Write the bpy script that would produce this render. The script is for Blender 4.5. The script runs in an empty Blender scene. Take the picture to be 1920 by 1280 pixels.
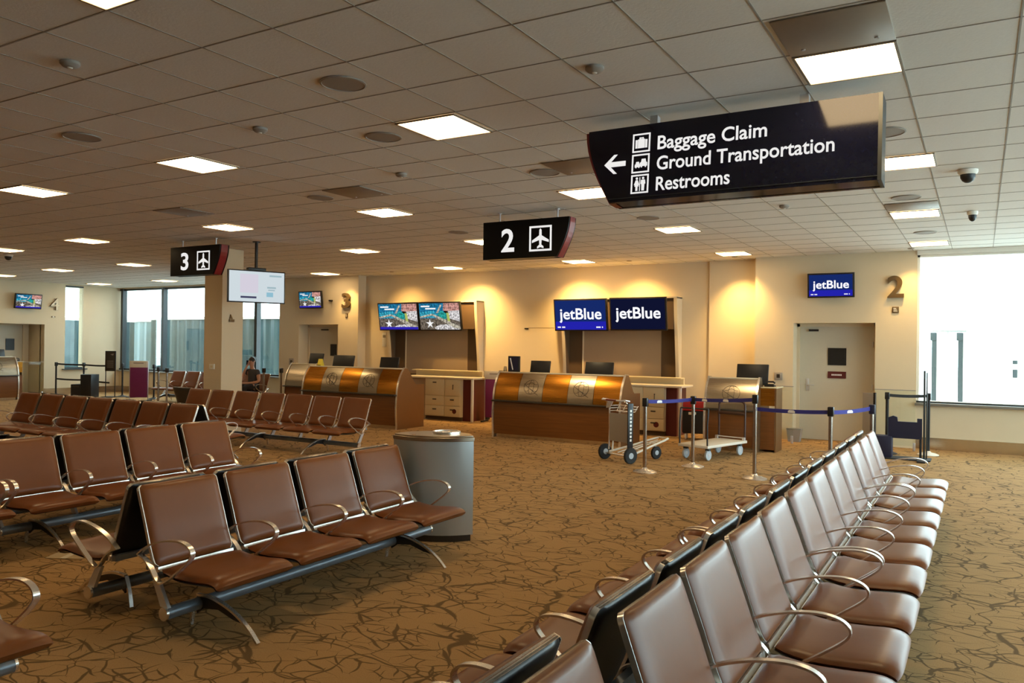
import bpy, bmesh, math, random
from mathutils import Vector, Matrix
PI = math.pi
random.seed(7)
S = bpy.context.scene
C = S.collection

# ------------------------------------------------------------------ camera, sky, exposure
EYE = 1.7525
H = 3.5415            # ceiling height
yaw, pitch, roll = math.radians(30.56), math.radians(0.2754), math.radians(0.738)
fw = Vector((-math.sin(yaw)*math.cos(pitch), math.cos(yaw)*math.cos(pitch), math.sin(pitch)))
r0 = Vector((math.cos(yaw), math.sin(yaw), 0)); u0 = r0.cross(fw)
rt = math.cos(roll)*r0 + math.sin(roll)*u0
up = -math.sin(roll)*r0 + math.cos(roll)*u0
cam = bpy.data.cameras.new('camera'); cam.sensor_width = 36; cam.lens = 1487/1920*36
cam.clip_start = .05; cam.clip_end = 300
co = bpy.data.objects.new('camera', cam); C.objects.link(co)
co.matrix_world = Matrix(((rt.x, up.x, -fw.x, 0), (rt.y, up.y, -fw.y, 0), (rt.z, up.z, -fw.z, EYE), (0, 0, 0, 1)))
S.camera = co
w = bpy.data.worlds.new('sky'); S.world = w; w.use_nodes = True
bg = w.node_tree.nodes['Background']
bg.inputs[0].default_value = (.76, .92, 1, 1); bg.inputs[1].default_value = 11.0
S.view_settings.view_transform = 'Standard'; S.view_settings.look = 'None'
S.view_settings.gamma = 1; S.view_settings.use_curve_mapping = False
S.view_settings.exposure = -0.30
PANEL = 20.0           # radiance of the ceiling light panels
WARM = (1, .69, .34)
def area(loc, size, power, col, rot=(0, 0, 0), sy=None):
    l = bpy.data.lights.new('lamp', 'AREA'); l.size = size; l.energy = power; l.color = col
    if sy: l.shape = 'RECTANGLE'; l.size_y = sy
    o = bpy.data.objects.new('lamp', l); C.objects.link(o); o.location = loc; o.rotation_euler = rot
    return o
# the hall's ceiling lamps that hang behind and beside the camera, out of the frame
for ax, ay in [(-6.84, 2.27), (-13, 5.3), (-16, 5.3), (-13, 2.3), (-20, 8.5)]:
    area((ax, ay, H-.03), .55, PANEL*PI*.3*1.0, WARM)

# ------------------------------------------------------------------ materials
def nm(name):
    m = bpy.data.materials.new(name); m.use_nodes = True
    return m, m.node_tree.nodes, m.node_tree.links, m.node_tree.nodes['Principled BSDF']
def mat(name, col, rough=.6, metal=0, noise=0, nscale=20, bump=0, spec=.5, coat=0):
    m, N, L, b = nm(name)
    b.inputs['Roughness'].default_value = rough; b.inputs['Metallic'].default_value = metal
    b.inputs['Specular IOR Level'].default_value = spec
    if coat: b.inputs['Coat Weight'].default_value = coat; b.inputs['Coat Roughness'].default_value = .15
    b.inputs['Base Color'].default_value = (*col, 1)
    if noise or bump:
        tc = N.new('ShaderNodeTexCoord'); nz = N.new('ShaderNodeTexNoise')
        nz.inputs['Scale'].default_value = nscale; nz.inputs['Detail'].default_value = 4
        L.new(tc.outputs['Object'], nz.inputs['Vector'])
        if noise:
            rp = N.new('ShaderNodeMapRange'); rp.inputs['To Min'].default_value = 1-noise; rp.inputs['To Max'].default_value = 1+noise
            L.new(nz.outputs['Fac'], rp.inputs['Value'])
            mx = N.new('ShaderNodeVectorMath'); mx.operation = 'SCALE'; mx.inputs[0].default_value = col
            L.new(rp.outputs[0], mx.inputs['Scale']); L.new(mx.outputs[0], b.inputs['Base Color'])
        if bump:
            bp = N.new('ShaderNodeBump'); bp.inputs['Strength'].default_value = bump; bp.inputs['Distance'].default_value = .01
            L.new(nz.outputs['Fac'], bp.inputs['Height']); L.new(bp.outputs[0], b.inputs['Normal'])
    return m
def brushed(name, col, rough=.3, axis='x', metal=1.0):
    m, N, L, b = nm(name)
    b.inputs['Metallic'].default_value = metal; b.inputs['Base Color'].default_value = (*col, 1)
    tc = N.new('ShaderNodeTexCoord'); mp = N.new('ShaderNodeMapping')
    mp.inputs['Scale'].default_value = (2, 2, 260) if axis == 'x' else (260, 260, 2)
    nz = N.new('ShaderNodeTexNoise'); nz.inputs['Scale'].default_value = 1; nz.inputs['Detail'].default_value = 3
    L.new(tc.outputs['Object'], mp.inputs[0]); L.new(mp.outputs[0], nz.inputs['Vector'])
    r = N.new('ShaderNodeMapRange'); r.inputs['To Min'].default_value = rough-.07; r.inputs['To Max'].default_value = rough+.1
    L.new(nz.outputs['Fac'], r.inputs['Value']); L.new(r.outputs[0], b.inputs['Roughness'])
    bp = N.new('ShaderNodeBump'); bp.inputs['Strength'].default_value = .06; bp.inputs['Distance'].default_value = .002
    L.new(nz.outputs['Fac'], bp.inputs['Height']); L.new(bp.outputs[0], b.inputs['Normal'])
    return m
def emit(name, col, s):
    m, N, L, b = nm(name); N.remove(b)
    e = N.new('ShaderNodeEmission'); e.inputs[0].default_value = (*col, 1); e.inputs[1].default_value = s
    L.new(e.outputs[0], N['Material Output'].inputs[0]); return m
def wood(name, c1, c2, rough=.35):
    m, N, L, b = nm(name)
    tc = N.new('ShaderNodeTexCoord'); mp = N.new('ShaderNodeMapping'); mp.inputs['Scale'].default_value = (1.5, 30, 30)
    nz = N.new('ShaderNodeTexNoise'); nz.inputs['Scale'].default_value = 1.4; nz.inputs['Detail'].default_value = 6
    rp = N.new('ShaderNodeValToRGB'); rp.color_ramp.elements[0].color = (*c1, 1); rp.color_ramp.elements[1].color = (*c2, 1)
    rp.color_ramp.elements[0].position = .3; rp.color_ramp.elements[1].position = .7
    L.new(tc.outputs['Object'], mp.inputs[0]); L.new(mp.outputs[0], nz.inputs['Vector']); L.new(nz.outputs['Fac'], rp.inputs[0])
    L.new(rp.outputs[0], b.inputs['Base Color']); b.inputs['Roughness'].default_value = rough
    return m
def carpet():
    m, N, L, b = nm('carpet'); b.inputs['Roughness'].default_value = .95; b.inputs['Specular IOR Level'].default_value = .1
    g = N.new('ShaderNodeNewGeometry')
    def strands(scale, lo, hi, off, warp, ns):
        # tangled branch lines: edges of stretched, warped cells with a width that swells and fades
        mp = N.new('ShaderNodeMapping'); mp.inputs['Location'].default_value = (off, off*.7, 0); mp.inputs['Rotation'].default_value = (0, 0, off)
        mp.inputs['Scale'].default_value = (1, 1.45, 1)
        L.new(g.outputs['Position'], mp.inputs[0])
        nz = N.new('ShaderNodeTexNoise'); nz.inputs['Scale'].default_value = ns; nz.inputs['Detail'].default_value = 1.5
        L.new(mp.outputs[0], nz.inputs['Vector'])
        ds = N.new('ShaderNodeVectorMath'); ds.operation = 'MULTIPLY_ADD'; ds.inputs[1].default_value = (warp, warp, 0)
        L.new(nz.outputs['Color'], ds.inputs[0]); L.new(mp.outputs[0], ds.inputs[2])
        v = N.new('ShaderNodeTexVoronoi'); v.feature = 'DISTANCE_TO_EDGE'; v.voronoi_dimensions = '2D'; v.inputs['Scale'].default_value = scale
        L.new(ds.outputs[0], v.inputs['Vector'])
        t = N.new('ShaderNodeTexNoise'); t.inputs['Scale'].default_value = 2.6; t.inputs['Detail'].default_value = 1
        L.new(mp.outputs[0], t.inputs['Vector'])
        w_ = N.new('ShaderNodeMapRange'); w_.inputs['From Min'].default_value = .36; w_.inputs['From Max'].default_value = .66
        w_.inputs['To Min'].default_value = lo; w_.inputs['To Max'].default_value = hi; L.new(t.outputs['Fac'], w_.inputs['Value'])
        mw = N.new('ShaderNodeMath'); mw.operation = 'MAXIMUM'; mw.inputs[1].default_value = .0005; L.new(w_.outputs[0], mw.inputs[0]); w_ = mw
        dv = N.new('ShaderNodeMath'); dv.operation = 'DIVIDE'; L.new(v.outputs['Distance'], dv.inputs[0]); L.new(w_.outputs[0], dv.inputs[1])
        mr = N.new('ShaderNodeMapRange'); mr.inputs['From Min'].default_value = .6; mr.inputs['From Max'].default_value = 1.15
        mr.inputs['To Min'].default_value = 1; mr.inputs['To Max'].default_value = 0; L.new(dv.outputs[0], mr.inputs['Value'])
        return mr.outputs[0]
    outs = [strands(1.7, -.012, .040, 0, .5, 1.5), strands(2.3, -.016, .042, 3.1, .44, 1.9), strands(3.0, -.020, .045, 7.7, .36, 2.4), strands(4.0, -.024, .050, 11.3, .3, 3.0), strands(5.6, -.03, .055, 15.9, .22, 3.6)]
    k = outs[0]
    for o in outs[1:]:
        mx = N.new('ShaderNodeMath'); mx.operation = 'MAXIMUM'; L.new(k, mx.inputs[0]); L.new(o, mx.inputs[1]); k = mx.outputs[0]
    f = N.new('ShaderNodeTexNoise'); f.inputs['Scale'].default_value = 130; f.inputs['Detail'].default_value = 2
    L.new(g.outputs['Position'], f.inputs['Vector'])
    base = N.new('ShaderNodeMixRGB'); base.inputs[1].default_value = (.32, .19, .082, 1); base.inputs[2].default_value = (.50, .305, .135, 1)
    L.new(f.outputs['Fac'], base.inputs[0])
    col = N.new('ShaderNodeMixRGB'); col.inputs[2].default_value = (.10, .065, .032, 1)
    kk = N.new('ShaderNodeMath'); kk.operation = 'MULTIPLY'; kk.inputs[1].default_value = .82; L.new(k, kk.inputs[0])
    L.new(kk.outputs[0], col.inputs[0]); L.new(base.outputs[0], col.inputs[1]); L.new(col.outputs[0], b.inputs['Base Color'])
    bp = N.new('ShaderNodeBump'); bp.inputs['Strength'].default_value = .25; bp.inputs['Distance'].default_value = .004
    L.new(f.outputs['Fac'], bp.inputs['Height']); L.new(bp.outputs[0], b.inputs['Normal'])
    return m
def glassy(name, tint=(.93, .98, .97), refl=.06):
    m, N, L, b = nm(name); N.remove(b)
    t = N.new('ShaderNodeBsdfTransparent'); t.inputs[0].default_value = (*tint, 1)
    gl = N.new('ShaderNodeBsdfGlossy'); gl.inputs['Roughness'].default_value = .02
    fr = N.new('ShaderNodeLayerWeight'); fr.inputs[0].default_value = .25
    ml = N.new('ShaderNodeMath'); ml.operation = 'MULTIPLY_ADD'; ml.inputs[1].default_value = .5; ml.inputs[2].default_value = refl*.5
    mx = N.new('ShaderNodeMixShader'); L.new(fr.outputs['Fresnel'], ml.inputs[0]); L.new(ml.outputs[0], mx.inputs[0])
    L.new(t.outputs[0], mx.inputs[1]); L.new(gl.outputs[0], mx.inputs[2]); L.new(mx.outputs[0], N['Material Output'].inputs[0])
    return m
def corrugated(name, c1, c2, period):
    m, N, L, b = nm(name); b.inputs['Roughness'].default_value = .4
    tc = N.new('ShaderNodeTexCoord'); wv = N.new('ShaderNodeTexWave'); wv.inputs['Scale'].default_value = 1/period/2.0
    wv.inputs['Distortion'].default_value = .6; wv.inputs['Detail'].default_value = 1
    L.new(tc.outputs['Object'], wv.inputs['Vector'])
    mx = N.new('ShaderNodeMixRGB'); mx.inputs[1].default_value = (*c1, 1); mx.inputs[2].default_value = (*c2, 1)
    L.new(wv.outputs['Fac'], mx.inputs[0]); L.new(mx.outputs[0], b.inputs['Base Color']); return m
M = dict(
    carpet=carpet(),
    wall=mat('painted wall', (.69, .575, .40), .75, noise=.03, nscale=3),
    column=mat('painted column', (.66, .54, .37), .75, noise=.03, nscale=3),
    white=mat('white paint', (.78, .75, .68), .6, noise=.02),
    tile=mat('ceiling tile', (.76, .735, .69), .95, noise=.05, nscale=60, bump=.15),
    tbar=mat('ceiling grid bar', (.33, .30, .255), .8),
    recess=mat('light housing', (.24, .19, .14), .5, metal=.3),
    vent=mat('metal ceiling panel', (.30, .25, .20), .5, metal=.3, noise=.05),
    grey=mat('speaker grille', (.33, .29, .25), .7, noise=.1, nscale=200),
    panel=emit('light panel', (1, .71, .37), PANEL),
    leather=mat('brown leather', (.175, .052, .012), .33, noise=.10, nscale=9, bump=.04, spec=.34),
    leather_dark=mat('dark brown leather', (.13, .045, .022), .45, noise=.1, nscale=9, bump=.05),
    shell=mat('black seat shell', (.018, .018, .020), .35),
    chrome=mat('polished aluminium', (.82, .78, .73), .27, metal=.85, noise=.03),
    satin=mat('satin aluminium', (.66, .66, .68), .36, metal=.7, noise=.03),
    tube=mat('blue grey beam', (.20, .235, .275), .36, metal=.45, noise=.05),
    signface=mat('dark blue sign face', (.005, .006, .018), .10, noise=.05, spec=.35),
    signblack=mat('black sign face', (.004, .004, .005), .3, noise=.05, spec=.12),
    red=mat('red sign edge', (.17, .008, .010), .3, noise=.05),
    lit=emit('backlit lettering', (1, .98, .95), 1.05),
    ink=mat('white lettering', (.92, .92, .90), .5, noise=.01),
    black=mat('black plastic', (.010, .010, .012), .4, noise=.1),
    blackmat=mat('matt black', (.012, .011, .012), .7, noise=.1),
    navy=mat('navy fabric board', (.007, .007, .032), .6, noise=.1),
    purple=mat('purple board', (.17, .012, .10), .5, noise=.1, nscale=6),
    steel=brushed('brushed steel', (.52, .56, .56), .32, 'z', .65),
    steelx=brushed('brushed satin steel', (.44, .37, .28), .28, 'x'),
    bronze=brushed('brushed bronze', (.46, .19, .026), .27, 'x'),
    bronze_dark=brushed('bronze end panel', (.34, .22, .12), .42, 'z'),
    woodpanel=wood('brown wood veneer', (.135, .044, .009), (.19, .066, .014), .3),
    ledge=mat('dark ledge', (.035, .028, .022), .3, noise=.1),
    top=mat('pale worktop', (.70, .62, .48), .4, noise=.04),
    cream=mat('cream laminate', (.66, .56, .36), .5, noise=.02),
    fin=mat('painted fin', (.68, .57, .40), .7, noise=.02),
    taupe=mat('taupe board', (.37, .265, .17), .6, noise=.04, nscale=4),
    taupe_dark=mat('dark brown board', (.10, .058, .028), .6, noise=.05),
    numeral=mat('bronze numeral', (.16, .105, .05), .4, metal=.6, noise=.05),
    numeral_light=mat('light numeral', (.75, .66, .5), .5, noise=.02),
    doorleaf=mat('door paint', (.60, .55, .44), .5, noise=.02),
    maroon=mat('maroon sign', (.10, .012, .012), .4, noise=.05),
    postmetal=mat('stanchion metal', (.42, .37, .33), .22, metal=1, noise=.05),
    belt=mat('blue belt', (.035, .035, .27), .7, noise=.08, nscale=80),
    redcloth=mat('red vinyl', (.48, .02, .02), .45, noise=.05),
    plat=mat('white cart deck', (.72, .66, .56), .45, noise=.04),
    rubber=mat('black rubber', (.012, .012, .013), .75, noise=.1),
    hub=mat('pale grey wheel', (.45, .50, .55), .5, noise=.05),
    brown_tube=mat('dark brown tube', (.045, .016, .010), .4, noise=.1),
    teal=corrugated('corrugated teal', (.022, .050, .055), (.052, .088, .090), .42),
    pale=corrugated('corrugated pale', (.13, .20, .205), (.17, .235, .235), .42),
    tarmac=mat('concrete apron', (.72, .73, .72), .9, noise=.05, nscale=2),
    postgrey=mat('grey steel post', (.030, .040, .043), .5, noise=.05),
    winframe=mat('dark window frame', (.025, .032, .035), .4, noise=.1),
    sill=mat('grey sill', (.30, .31, .30), .35, metal=.5, noise=.05),
    glass=glassy('window glass'), screen_glass=glassy('glass screen', (.95, .98, .96), .03),
    skirting=brushed('steel baseboard', (.62, .55, .47), .18, 'x'),
    skin=mat('skin', (.50, .27, .18), .55, noise=.05), hair=mat('dark hair', (.022, .014, .010), .5, noise=.2, nscale=60),
    shirt=mat('charcoal shirt', (.055, .05, .055), .8, noise=.1), trousers=mat('dark trousers', (.014, .012, .02), .8, noise=.1),
    paper=mat('tan paper', (.50, .38, .22), .7, noise=.05),
    yellow=mat('yellow sticker', (.7, .55, .05), .6, noise=.03),
)
def screen(name, col, s=1.0):
    if name not in M:
        m = M[name] = emit(name, col, s)
        if name in ('scr_stone', 'scr_pink', 'scr_pale', 'scr_sand', 'scr_sea', 'scr_shallow', 'scr_lagoon'):
            # fine picture detail
            N, L = m.node_tree.nodes, m.node_tree.links
            tc = N.new('ShaderNodeTexCoord'); nz = N.new('ShaderNodeTexNoise'); nz.inputs['Scale'].default_value = 22; nz.inputs['Detail'].default_value = 3
            rp = N.new('ShaderNodeMapRange'); rp.inputs['From Min'].default_value = .35; rp.inputs['From Max'].default_value = .65
            rp.inputs['To Min'].default_value = .35; rp.inputs['To Max'].default_value = 2.0 if name == 'scr_stone' else 1.4
            mx = N.new('ShaderNodeVectorMath'); mx.operation = 'SCALE'; mx.inputs[0].default_value = col
            L.new(tc.outputs['Object'], nz.inputs['Vector']); L.new(nz.outputs['Fac'], rp.inputs['Value']); L.new(rp.outputs[0], mx.inputs['Scale'])
            L.new(mx.outputs[0], [n for n in N if n.type == 'EMISSION'][0].inputs[0])
    return M[name]

# ------------------------------------------------------------------ mesh helpers
class MB:
    def __init__(s): s.v = []; s.f = []; s.mi = []; s.m = 0
    def add(s, vs, fs):
        o = len(s.v); s.v += [tuple(p) for p in vs]
        for f in fs: s.f.append(tuple(i+o for i in f)); s.mi.append(s.m)
        return s
    def box(s, x0, x1, y0, y1, z0, z1):
        vs = [(x, y, z) for x in (x0, x1) for y in (y0, y1) for z in (z0, z1)]
        return s.add(vs, [(0, 1, 3, 2), (4, 6, 7, 5), (0, 4, 5, 1), (2, 3, 7, 6), (0, 2, 6, 4), (1, 5, 7, 3)])
    def rbox(s, x0, x1, y0, y1, z0, z1, r):
        # box with bevelled edges
        b = bmesh.new(); bmesh.ops.create_cube(b, size=1)
        for v in b.verts: v.co = ((x0+x1)/2+v.co.x*(x1-x0), (y0+y1)/2+v.co.y*(y1-y0), (z0+z1)/2+v.co.z*(z1-z0))
        bmesh.ops.bevel(b, geom=b.edges[:], offset=r, segments=2, profile=.5, affect='EDGES')
        b.verts.index_update()
        s.add([v.co[:] for v in b.verts], [[v.index for v in f.verts] for f in b.faces]); b.free(); return s
    def prism(s, poly, a0, a1, axis='y'):
        # polygon in the two remaining axes extruded along axis
        def P(p, t):
            if axis == 'y': return (p[0], t, p[1])
            if axis == 'x': return (t, p[0], p[1])
            return (p[0], p[1], t)
        n = len(poly); vs = [P(p, a0) for p in poly]+[P(p, a1) for p in poly]
        fs = [tuple(range(n)), tuple(range(2*n-1, n-1, -1))]+[(i, (i+1) % n, n+(i+1) % n, n+i) for i in range(n)]
        return s.add(vs, fs)
    def tube(s, path, r, seg=10, closed=False, cap=True):
        P = [Vector(p) for p in path]; n = len(P); rings = []
        prev = None
        for i in range(n):
            if closed: t = P[(i+1) % n]-P[i-1]
            else: t = P[min(i+1, n-1)]-P[max(i-1, 0)]
            t.normalize()
            if prev is None:
                a = Vector((0, 0, 1)) if abs(t.z) < .9 else Vector((1, 0, 0))
                nrm = t.cross(a).normalized()
            else:
                nrm = (prev-t*prev.dot(t)).normalized()
            prev = nrm; bn = t.cross(nrm)
            rr = r[i] if isinstance(r, (list, tuple)) else r
            rings.append([P[i]+(nrm*math.cos(2*PI*k/seg)+bn*math.sin(2*PI*k/seg))*rr for k in range(seg)])
        vs = [p for R in rings for p in R]; fs = []
        m = n if closed else n-1
        for i in range(m):
            j = (i+1) % n
            for k in range(seg): fs.append((i*seg+k, i*seg+(k+1) % seg, j*seg+(k+1) % seg, j*seg+k))
        if not closed and cap: fs += [tuple(range(seg))[::-1], tuple((n-1)*seg+k for k in range(seg))]
        return s.add(vs, fs)
    def cyl(s, a, b, r, seg=16): return s.tube([a, b], r, seg)
    def lathe(s, prof, seg=24, c=(0, 0, 0)):
        vs = [(c[0]+p[0]*math.cos(2*PI*k/seg), c[1]+p[0]*math.sin(2*PI*k/seg), c[2]+p[1]) for p in prof for k in range(seg)]
        fs = [(i*seg+k, i*seg+(k+1) % seg, (i+1)*seg+(k+1) % seg, (i+1)*seg+k) for i in range(len(prof)-1) for k in range(seg)]
        fs += [tuple(range(seg))[::-1], tuple((len(prof)-1)*seg+k for k in range(seg))]
        return s.add(vs, fs)
    def bar(s, path, x, wd, th, closed=False, ax='x'):
        # flat bar: path in (u, z), wd across x, th in plane
        P = [Vector(p) for p in path]; n = len(P); vs = []
        for i in range(n):
            if closed: t = P[(i+1) % n]-P[i-1]
            else: t = P[min(i+1, n-1)]-P[max(i-1, 0)]
            t.normalize(); q = Vector((-t.y, t.x))*th/2
            for (sx, sg) in ((-1, 1), (1, 1), (1, -1), (-1, -1)):
                p = P[i]+q*sg; vs.append((x+sx*wd/2, p.x, p.y))
        fs = []
        for i in range(n if closed else n-1):
            j = (i+1) % n
            for k in range(4): fs.append((i*4+k, i*4+(k+1) % 4, j*4+(k+1) % 4, j*4+k))
        if not closed: fs += [(0, 3, 2, 1), tuple((n-1)*4+k for k in range(4))]
        return s.add(vs, fs)
    def slab(s, front, back):
        # closed skin between two equal grids of points (rows x cols)
        R = len(front); K = len(front[0])
        vs = [p for r in front for p in r]+[p for r in back for p in r]; o = R*K; fs = []
        for i in range(R-1):
            for j in range(K-1):
                a = i*K+j; fs.append((a, a+1, a+K+1, a+K)); fs.append((o+a, o+a+K, o+a+K+1, o+a+1))
        for j in range(K-1):
            fs.append((j, o+j, o+j+1, j+1)); a = (R-1)*K+j; fs.append((a, a+1, o+a+1, o+a))
        for i in range(R-1):
            a = i*K; fs.append((a, a+K, o+a+K, o+a)); a = i*K+K-1; fs.append((a, o+a, o+a+K, a+K))
        return s.add(vs, fs)
    def xf(s, mtx, start=0):
        s.v[start:] = [tuple(mtx @ Vector(p)) for p in s.v[start:]]; return s
    def build(s, name, mats, parent=None, smooth=40, bevel=0):
        me = bpy.data.meshes.new(name); me.from_pydata(s.v, [], s.f)
        mats = mats if isinstance(mats, (list, tuple)) else [mats]
        for m in mats: me.materials.append(M[m] if isinstance(m, str) else m)
        for p, i in zip(me.polygons, s.mi): p.material_index = i
        b = bmesh.new(); b.from_mesh(me); bmesh.ops.recalc_face_normals(b, faces=b.faces[:]); b.to_mesh(me); b.free()
        if smooth:
            me.shade_smooth(); me.set_sharp_from_angle(angle=math.radians(smooth))
        o = bpy.data.objects.new(name, me); C.objects.link(o)
        if parent: o.parent = parent
        if bevel:
            bv = o.modifiers.new('bevel', 'BEVEL'); bv.width = bevel; bv.segments = 2; bv.limit_method = 'ANGLE'
        return o
def tag(o, label, cat, group=None, kind=None):
    o['label'] = label; o['category'] = cat
    if group: o['group'] = group
    if kind: o['kind'] = kind
    return o
def thing(name, label, cat, loc=(0, 0, 0), rz=0, group=None):
    o = bpy.data.objects.new(name, None); C.objects.link(o); o.empty_display_size = .1
    o.location = loc; o.rotation_euler = (0, 0, rz)
    return tag(o, label, cat, group)
def struct(o): o['kind'] = 'structure'; return o
def dup(root, loc, rz, label=None, group=None, rx=None):
    r = root.copy(); C.objects.link(r); r.location = loc; r.rotation_euler = (root.rotation_euler[0], root.rotation_euler[1], rz)
    if label: r['label'] = label
    if group: r['group'] = group
    for ch in list(root.children):
        c = ch.copy(); C.objects.link(c); c.parent = r
        for g in ch.children:
            d = g.copy(); C.objects.link(d); d.parent = c
    return r
_dg = bpy.context.evaluated_depsgraph_get
def text_mb(s, x, z, wd, ht, y, depth=.004, bold=.0, res=4):
    """Lettering in the xz plane facing -y, fitted into the box x..x+wd, z..z+ht."""
    cu = bpy.data.curves.new('t', 'FONT'); cu.body = s; cu.size = 1; cu.offset = bold; cu.resolution_u = res; cu.extrude = 0
    o = bpy.data.objects.new('t', cu); C.objects.link(o); bpy.context.view_layer.update()
    me = bpy.data.meshes.new_from_object(o.evaluated_get(_dg()))
    b = bmesh.new(); b.from_mesh(me); bmesh.ops.remove_doubles(b, verts=b.verts[:], dist=1e-4)
    xs = [v.co.x for v in b.verts]; ys = [v.co.y for v in b.verts]
    sx = wd/(max(xs)-min(xs)); sy = ht/(max(ys)-min(ys)); x0 = min(xs); y0 = min(ys)
    g = bmesh.ops.extrude_face_region(b, geom=b.faces[:])
    for e in g['geom']:
        if isinstance(e, bmesh.types.BMVert): e.co.z += 1
    b.verts.index_update()
    mb = MB(); mb.add([(x+(v.co.x-x0)*sx, y-v.co.z*depth, z+(v.co.y-y0)*sy) for v in b.verts], [[v.index for v in f.verts] for f in b.faces])
    b.free(); bpy.data.objects.remove(o); bpy.data.meshes.remove(me); bpy.data.curves.remove(cu)
    return mb
ORD = ['first', 'second', 'third', 'fourth', 'fifth', 'sixth', 'seventh', 'eighth', 'ninth']

# ------------------------------------------------------------------ the setting
YB, YW, YL, XL, XR, YN = 15.9, 16.2, 16.56, -25.4, 5.2, -6.0
b = MB(); b.box(-27.2, XR+.2, YN-.2, 17, -.12, 0); struct(b.build('floor', 'carpet'))
b = MB(); b.box(-27.2, XR+.2, YN-.2, 17, H, H+.12)
b.m = 1
gx = [-5.3117+.6096*i for i in range(-36, 18)]; gy = [2.571+.6096*j for j in range(-13, 24)]
for x in gx:
    if XL < x < XR: b.box(x-.005, x+.005, YN, 16.6, H-.003, H+.01)
for y in gy:
    if YN < y < 16.5: b.box(XL, XR, y-.005, y+.005, H-.003, H+.01)
struct(b.build('ceiling', ['tile', 'tbar']))
def wallbox(name, boxes, m='wall'):
    b = MB()
    for q in boxes: b.box(*q)
    return struct(b.build(name, m))
dx0, dx1, dz = -3.10, -1.66, 2.25
ex0, ex1 = -16.25, -14.80
T = H+.01
wallbox('wall_far', [
    # gate 2 block with its door recess
    (-3.83, dx0, YB, 17, 0, T), (dx1, -.98, YB, 17, 0, T), (dx0, dx1, YB, 17, dz, T),
    # counter wall
    (-14.1, -3.83, YW, 17, 0, T), (-4.82, -3.83, YW-.06, YW+.1, 0, T),
    # gate 3 block with its door recess
    (-17.0, ex0, YB, 17, 0, T), (ex1, -14.1, YB, 17, 0, T), (ex0, ex1, YB, 17, dz, T),
    (dx0, dx1, 16.34, 17, 0, dz), (ex0, ex1, 16.34, 17, 0, dz),
    # below and above the windows
    (-.98, XR, YB+.02, YB+.25, 0, .82), (-.98, XR, YB+.02, YB+.25, 3.46, T),
    (-26.2, -17.0, YL, YL+.25, 0, .74), (-26.2, -17.0, YL, YL+.25, 3.50, T)])
wallbox('wall_left', [(XL-.25, XL, YN, 11.4, 0, T), (XL-.25, XL, 14.03, 14.68, 0, T), (XL-1.1, XL, 11.4, 14.03, 2.22, T),
                      (XL-.25, XL, 15.28, YL+.25, 0, T), (XL-.25, XL, 14.68, 15.28, 0, .80), (XL-.25, XL, 14.68, 15.28, 3.5, T),
                      (XL-1.1, XL-.9, 11.4, 14.03, 0, 2.22), (XL-1.1, XL-.2, 14.03, 14.2, 0, 2.3), (XL-1.1, XL-.2, 11.2, 11.4, 0, 2.3)])
wallbox('wall_near', [(-27, XR, YN-.2, YN, 0, T)])
wallbox('wall_right', [(XR, XR+.2, YN, 2.6, 0, T), (XR, XR+.2, 2.6, 16.1, 0, .6), (XR, XR+.2, 2.6, 16.1, 3.4, T)])
b = MB(); b.box(-12.95, -12.45, 10.2, 10.7, 0, T); b.box(-12.955, -12.445, 10.195, 10.705, 1.045, 1.055)
col = struct(b.build('trim_1', 'column')); col['label'] = 'square cream column behind the bench row'
b = MB(); b.box(-.98, XR, YB-.012, YB+.02, 0, .21); struct(b.build('baseboard_far', 'skirting'))
b = MB(); b.box(XL, XL+.014, 14.03, YL, 0, .2); b.box(XL, -17, YL-.014, YL, 0, .2); struct(b.build('baseboard_left', 'skirting'))
b = MB(); b.box(-10.4, -8.5, YW-.012, YW, 0, .14); b.box(-5.5, -3.83, YW-.075, YW-.06, 0, .14); struct(b.build('baseboard_counter', 'skirting'))

def pane(name, parent, x0, x1, y0, y1, z0, z1): 
    b = MB(); b.box(x0, x1, y0, y1, z0, z1); return b.build(name, 'glass', parent)
# windows: right of gate 2
wn = struct(thing('window_1', 'tall bright window right of the gate 2 door', 'window', (0, YB, 0))); del wn['label'], wn['category']
b = MB(); b.box(-.98, XR, .03, .14, .82, .86); b.box(-.98, XR, .03, .14, 3.42, 3.46); b.box(-.98, -.94, .03, .14, .82, 3.46)
b.box(2.6, 2.66, .03, .14, .82, 3.46); struct(b.build('window_frame', 'white', wn))
b = MB(); b.box(-.98, XR, .0, .16, .822, .85); struct(b.build('window_rail', 'winframe', wn))
b = MB(); b.rbox(-1.0, XR, -.06, .2, .775, .825, .008); struct(b.build('window_sill', 'sill', wn))
b = MB(); b.box(-.98, XR, -.03, .1, 3.46, H-.002); struct(b.build('window_head', 'white', wn))
struct(pane('glass', wn, -.95, XR, .08, .09, .86, 3.42))
wn = struct(bpy.data.objects.new('window_2', None)); C.objects.link(wn); wn.location = (0, YL, 0)
b = MB(); b.box(-26.2, -17, .0, .12, .72, .80); b.box(-26.2, -17, .0, .12, 3.44, 3.5)
for x in (-25.2, -23.03, -20.9, -18.65): b.box(x-.055, x+.055, -.06, .1, .74, 3.5)
struct(b.build('window_frame', 'winframe', wn)); struct(pane('glass', wn, -26.2, -17, .06, .07, .8, 3.44))
b = MB(); b.rbox(-25.4, -17.0, -.10, .02, .70, .745, .008); struct(b.build('window_sill', 'sill', wn))
wn = struct(bpy.data.objects.new('window_3', None)); C.objects.link(wn); wn.location = (XL, 0, 0)
b = MB(); b.box(-.12, .0, 14.68, 15.28, .80, .86); b.box(-.02, .08, 14.6, 15.4, .78, .81); b.box(-.12, .0, 14.68, 15.28, 3.45, 3.5)
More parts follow.
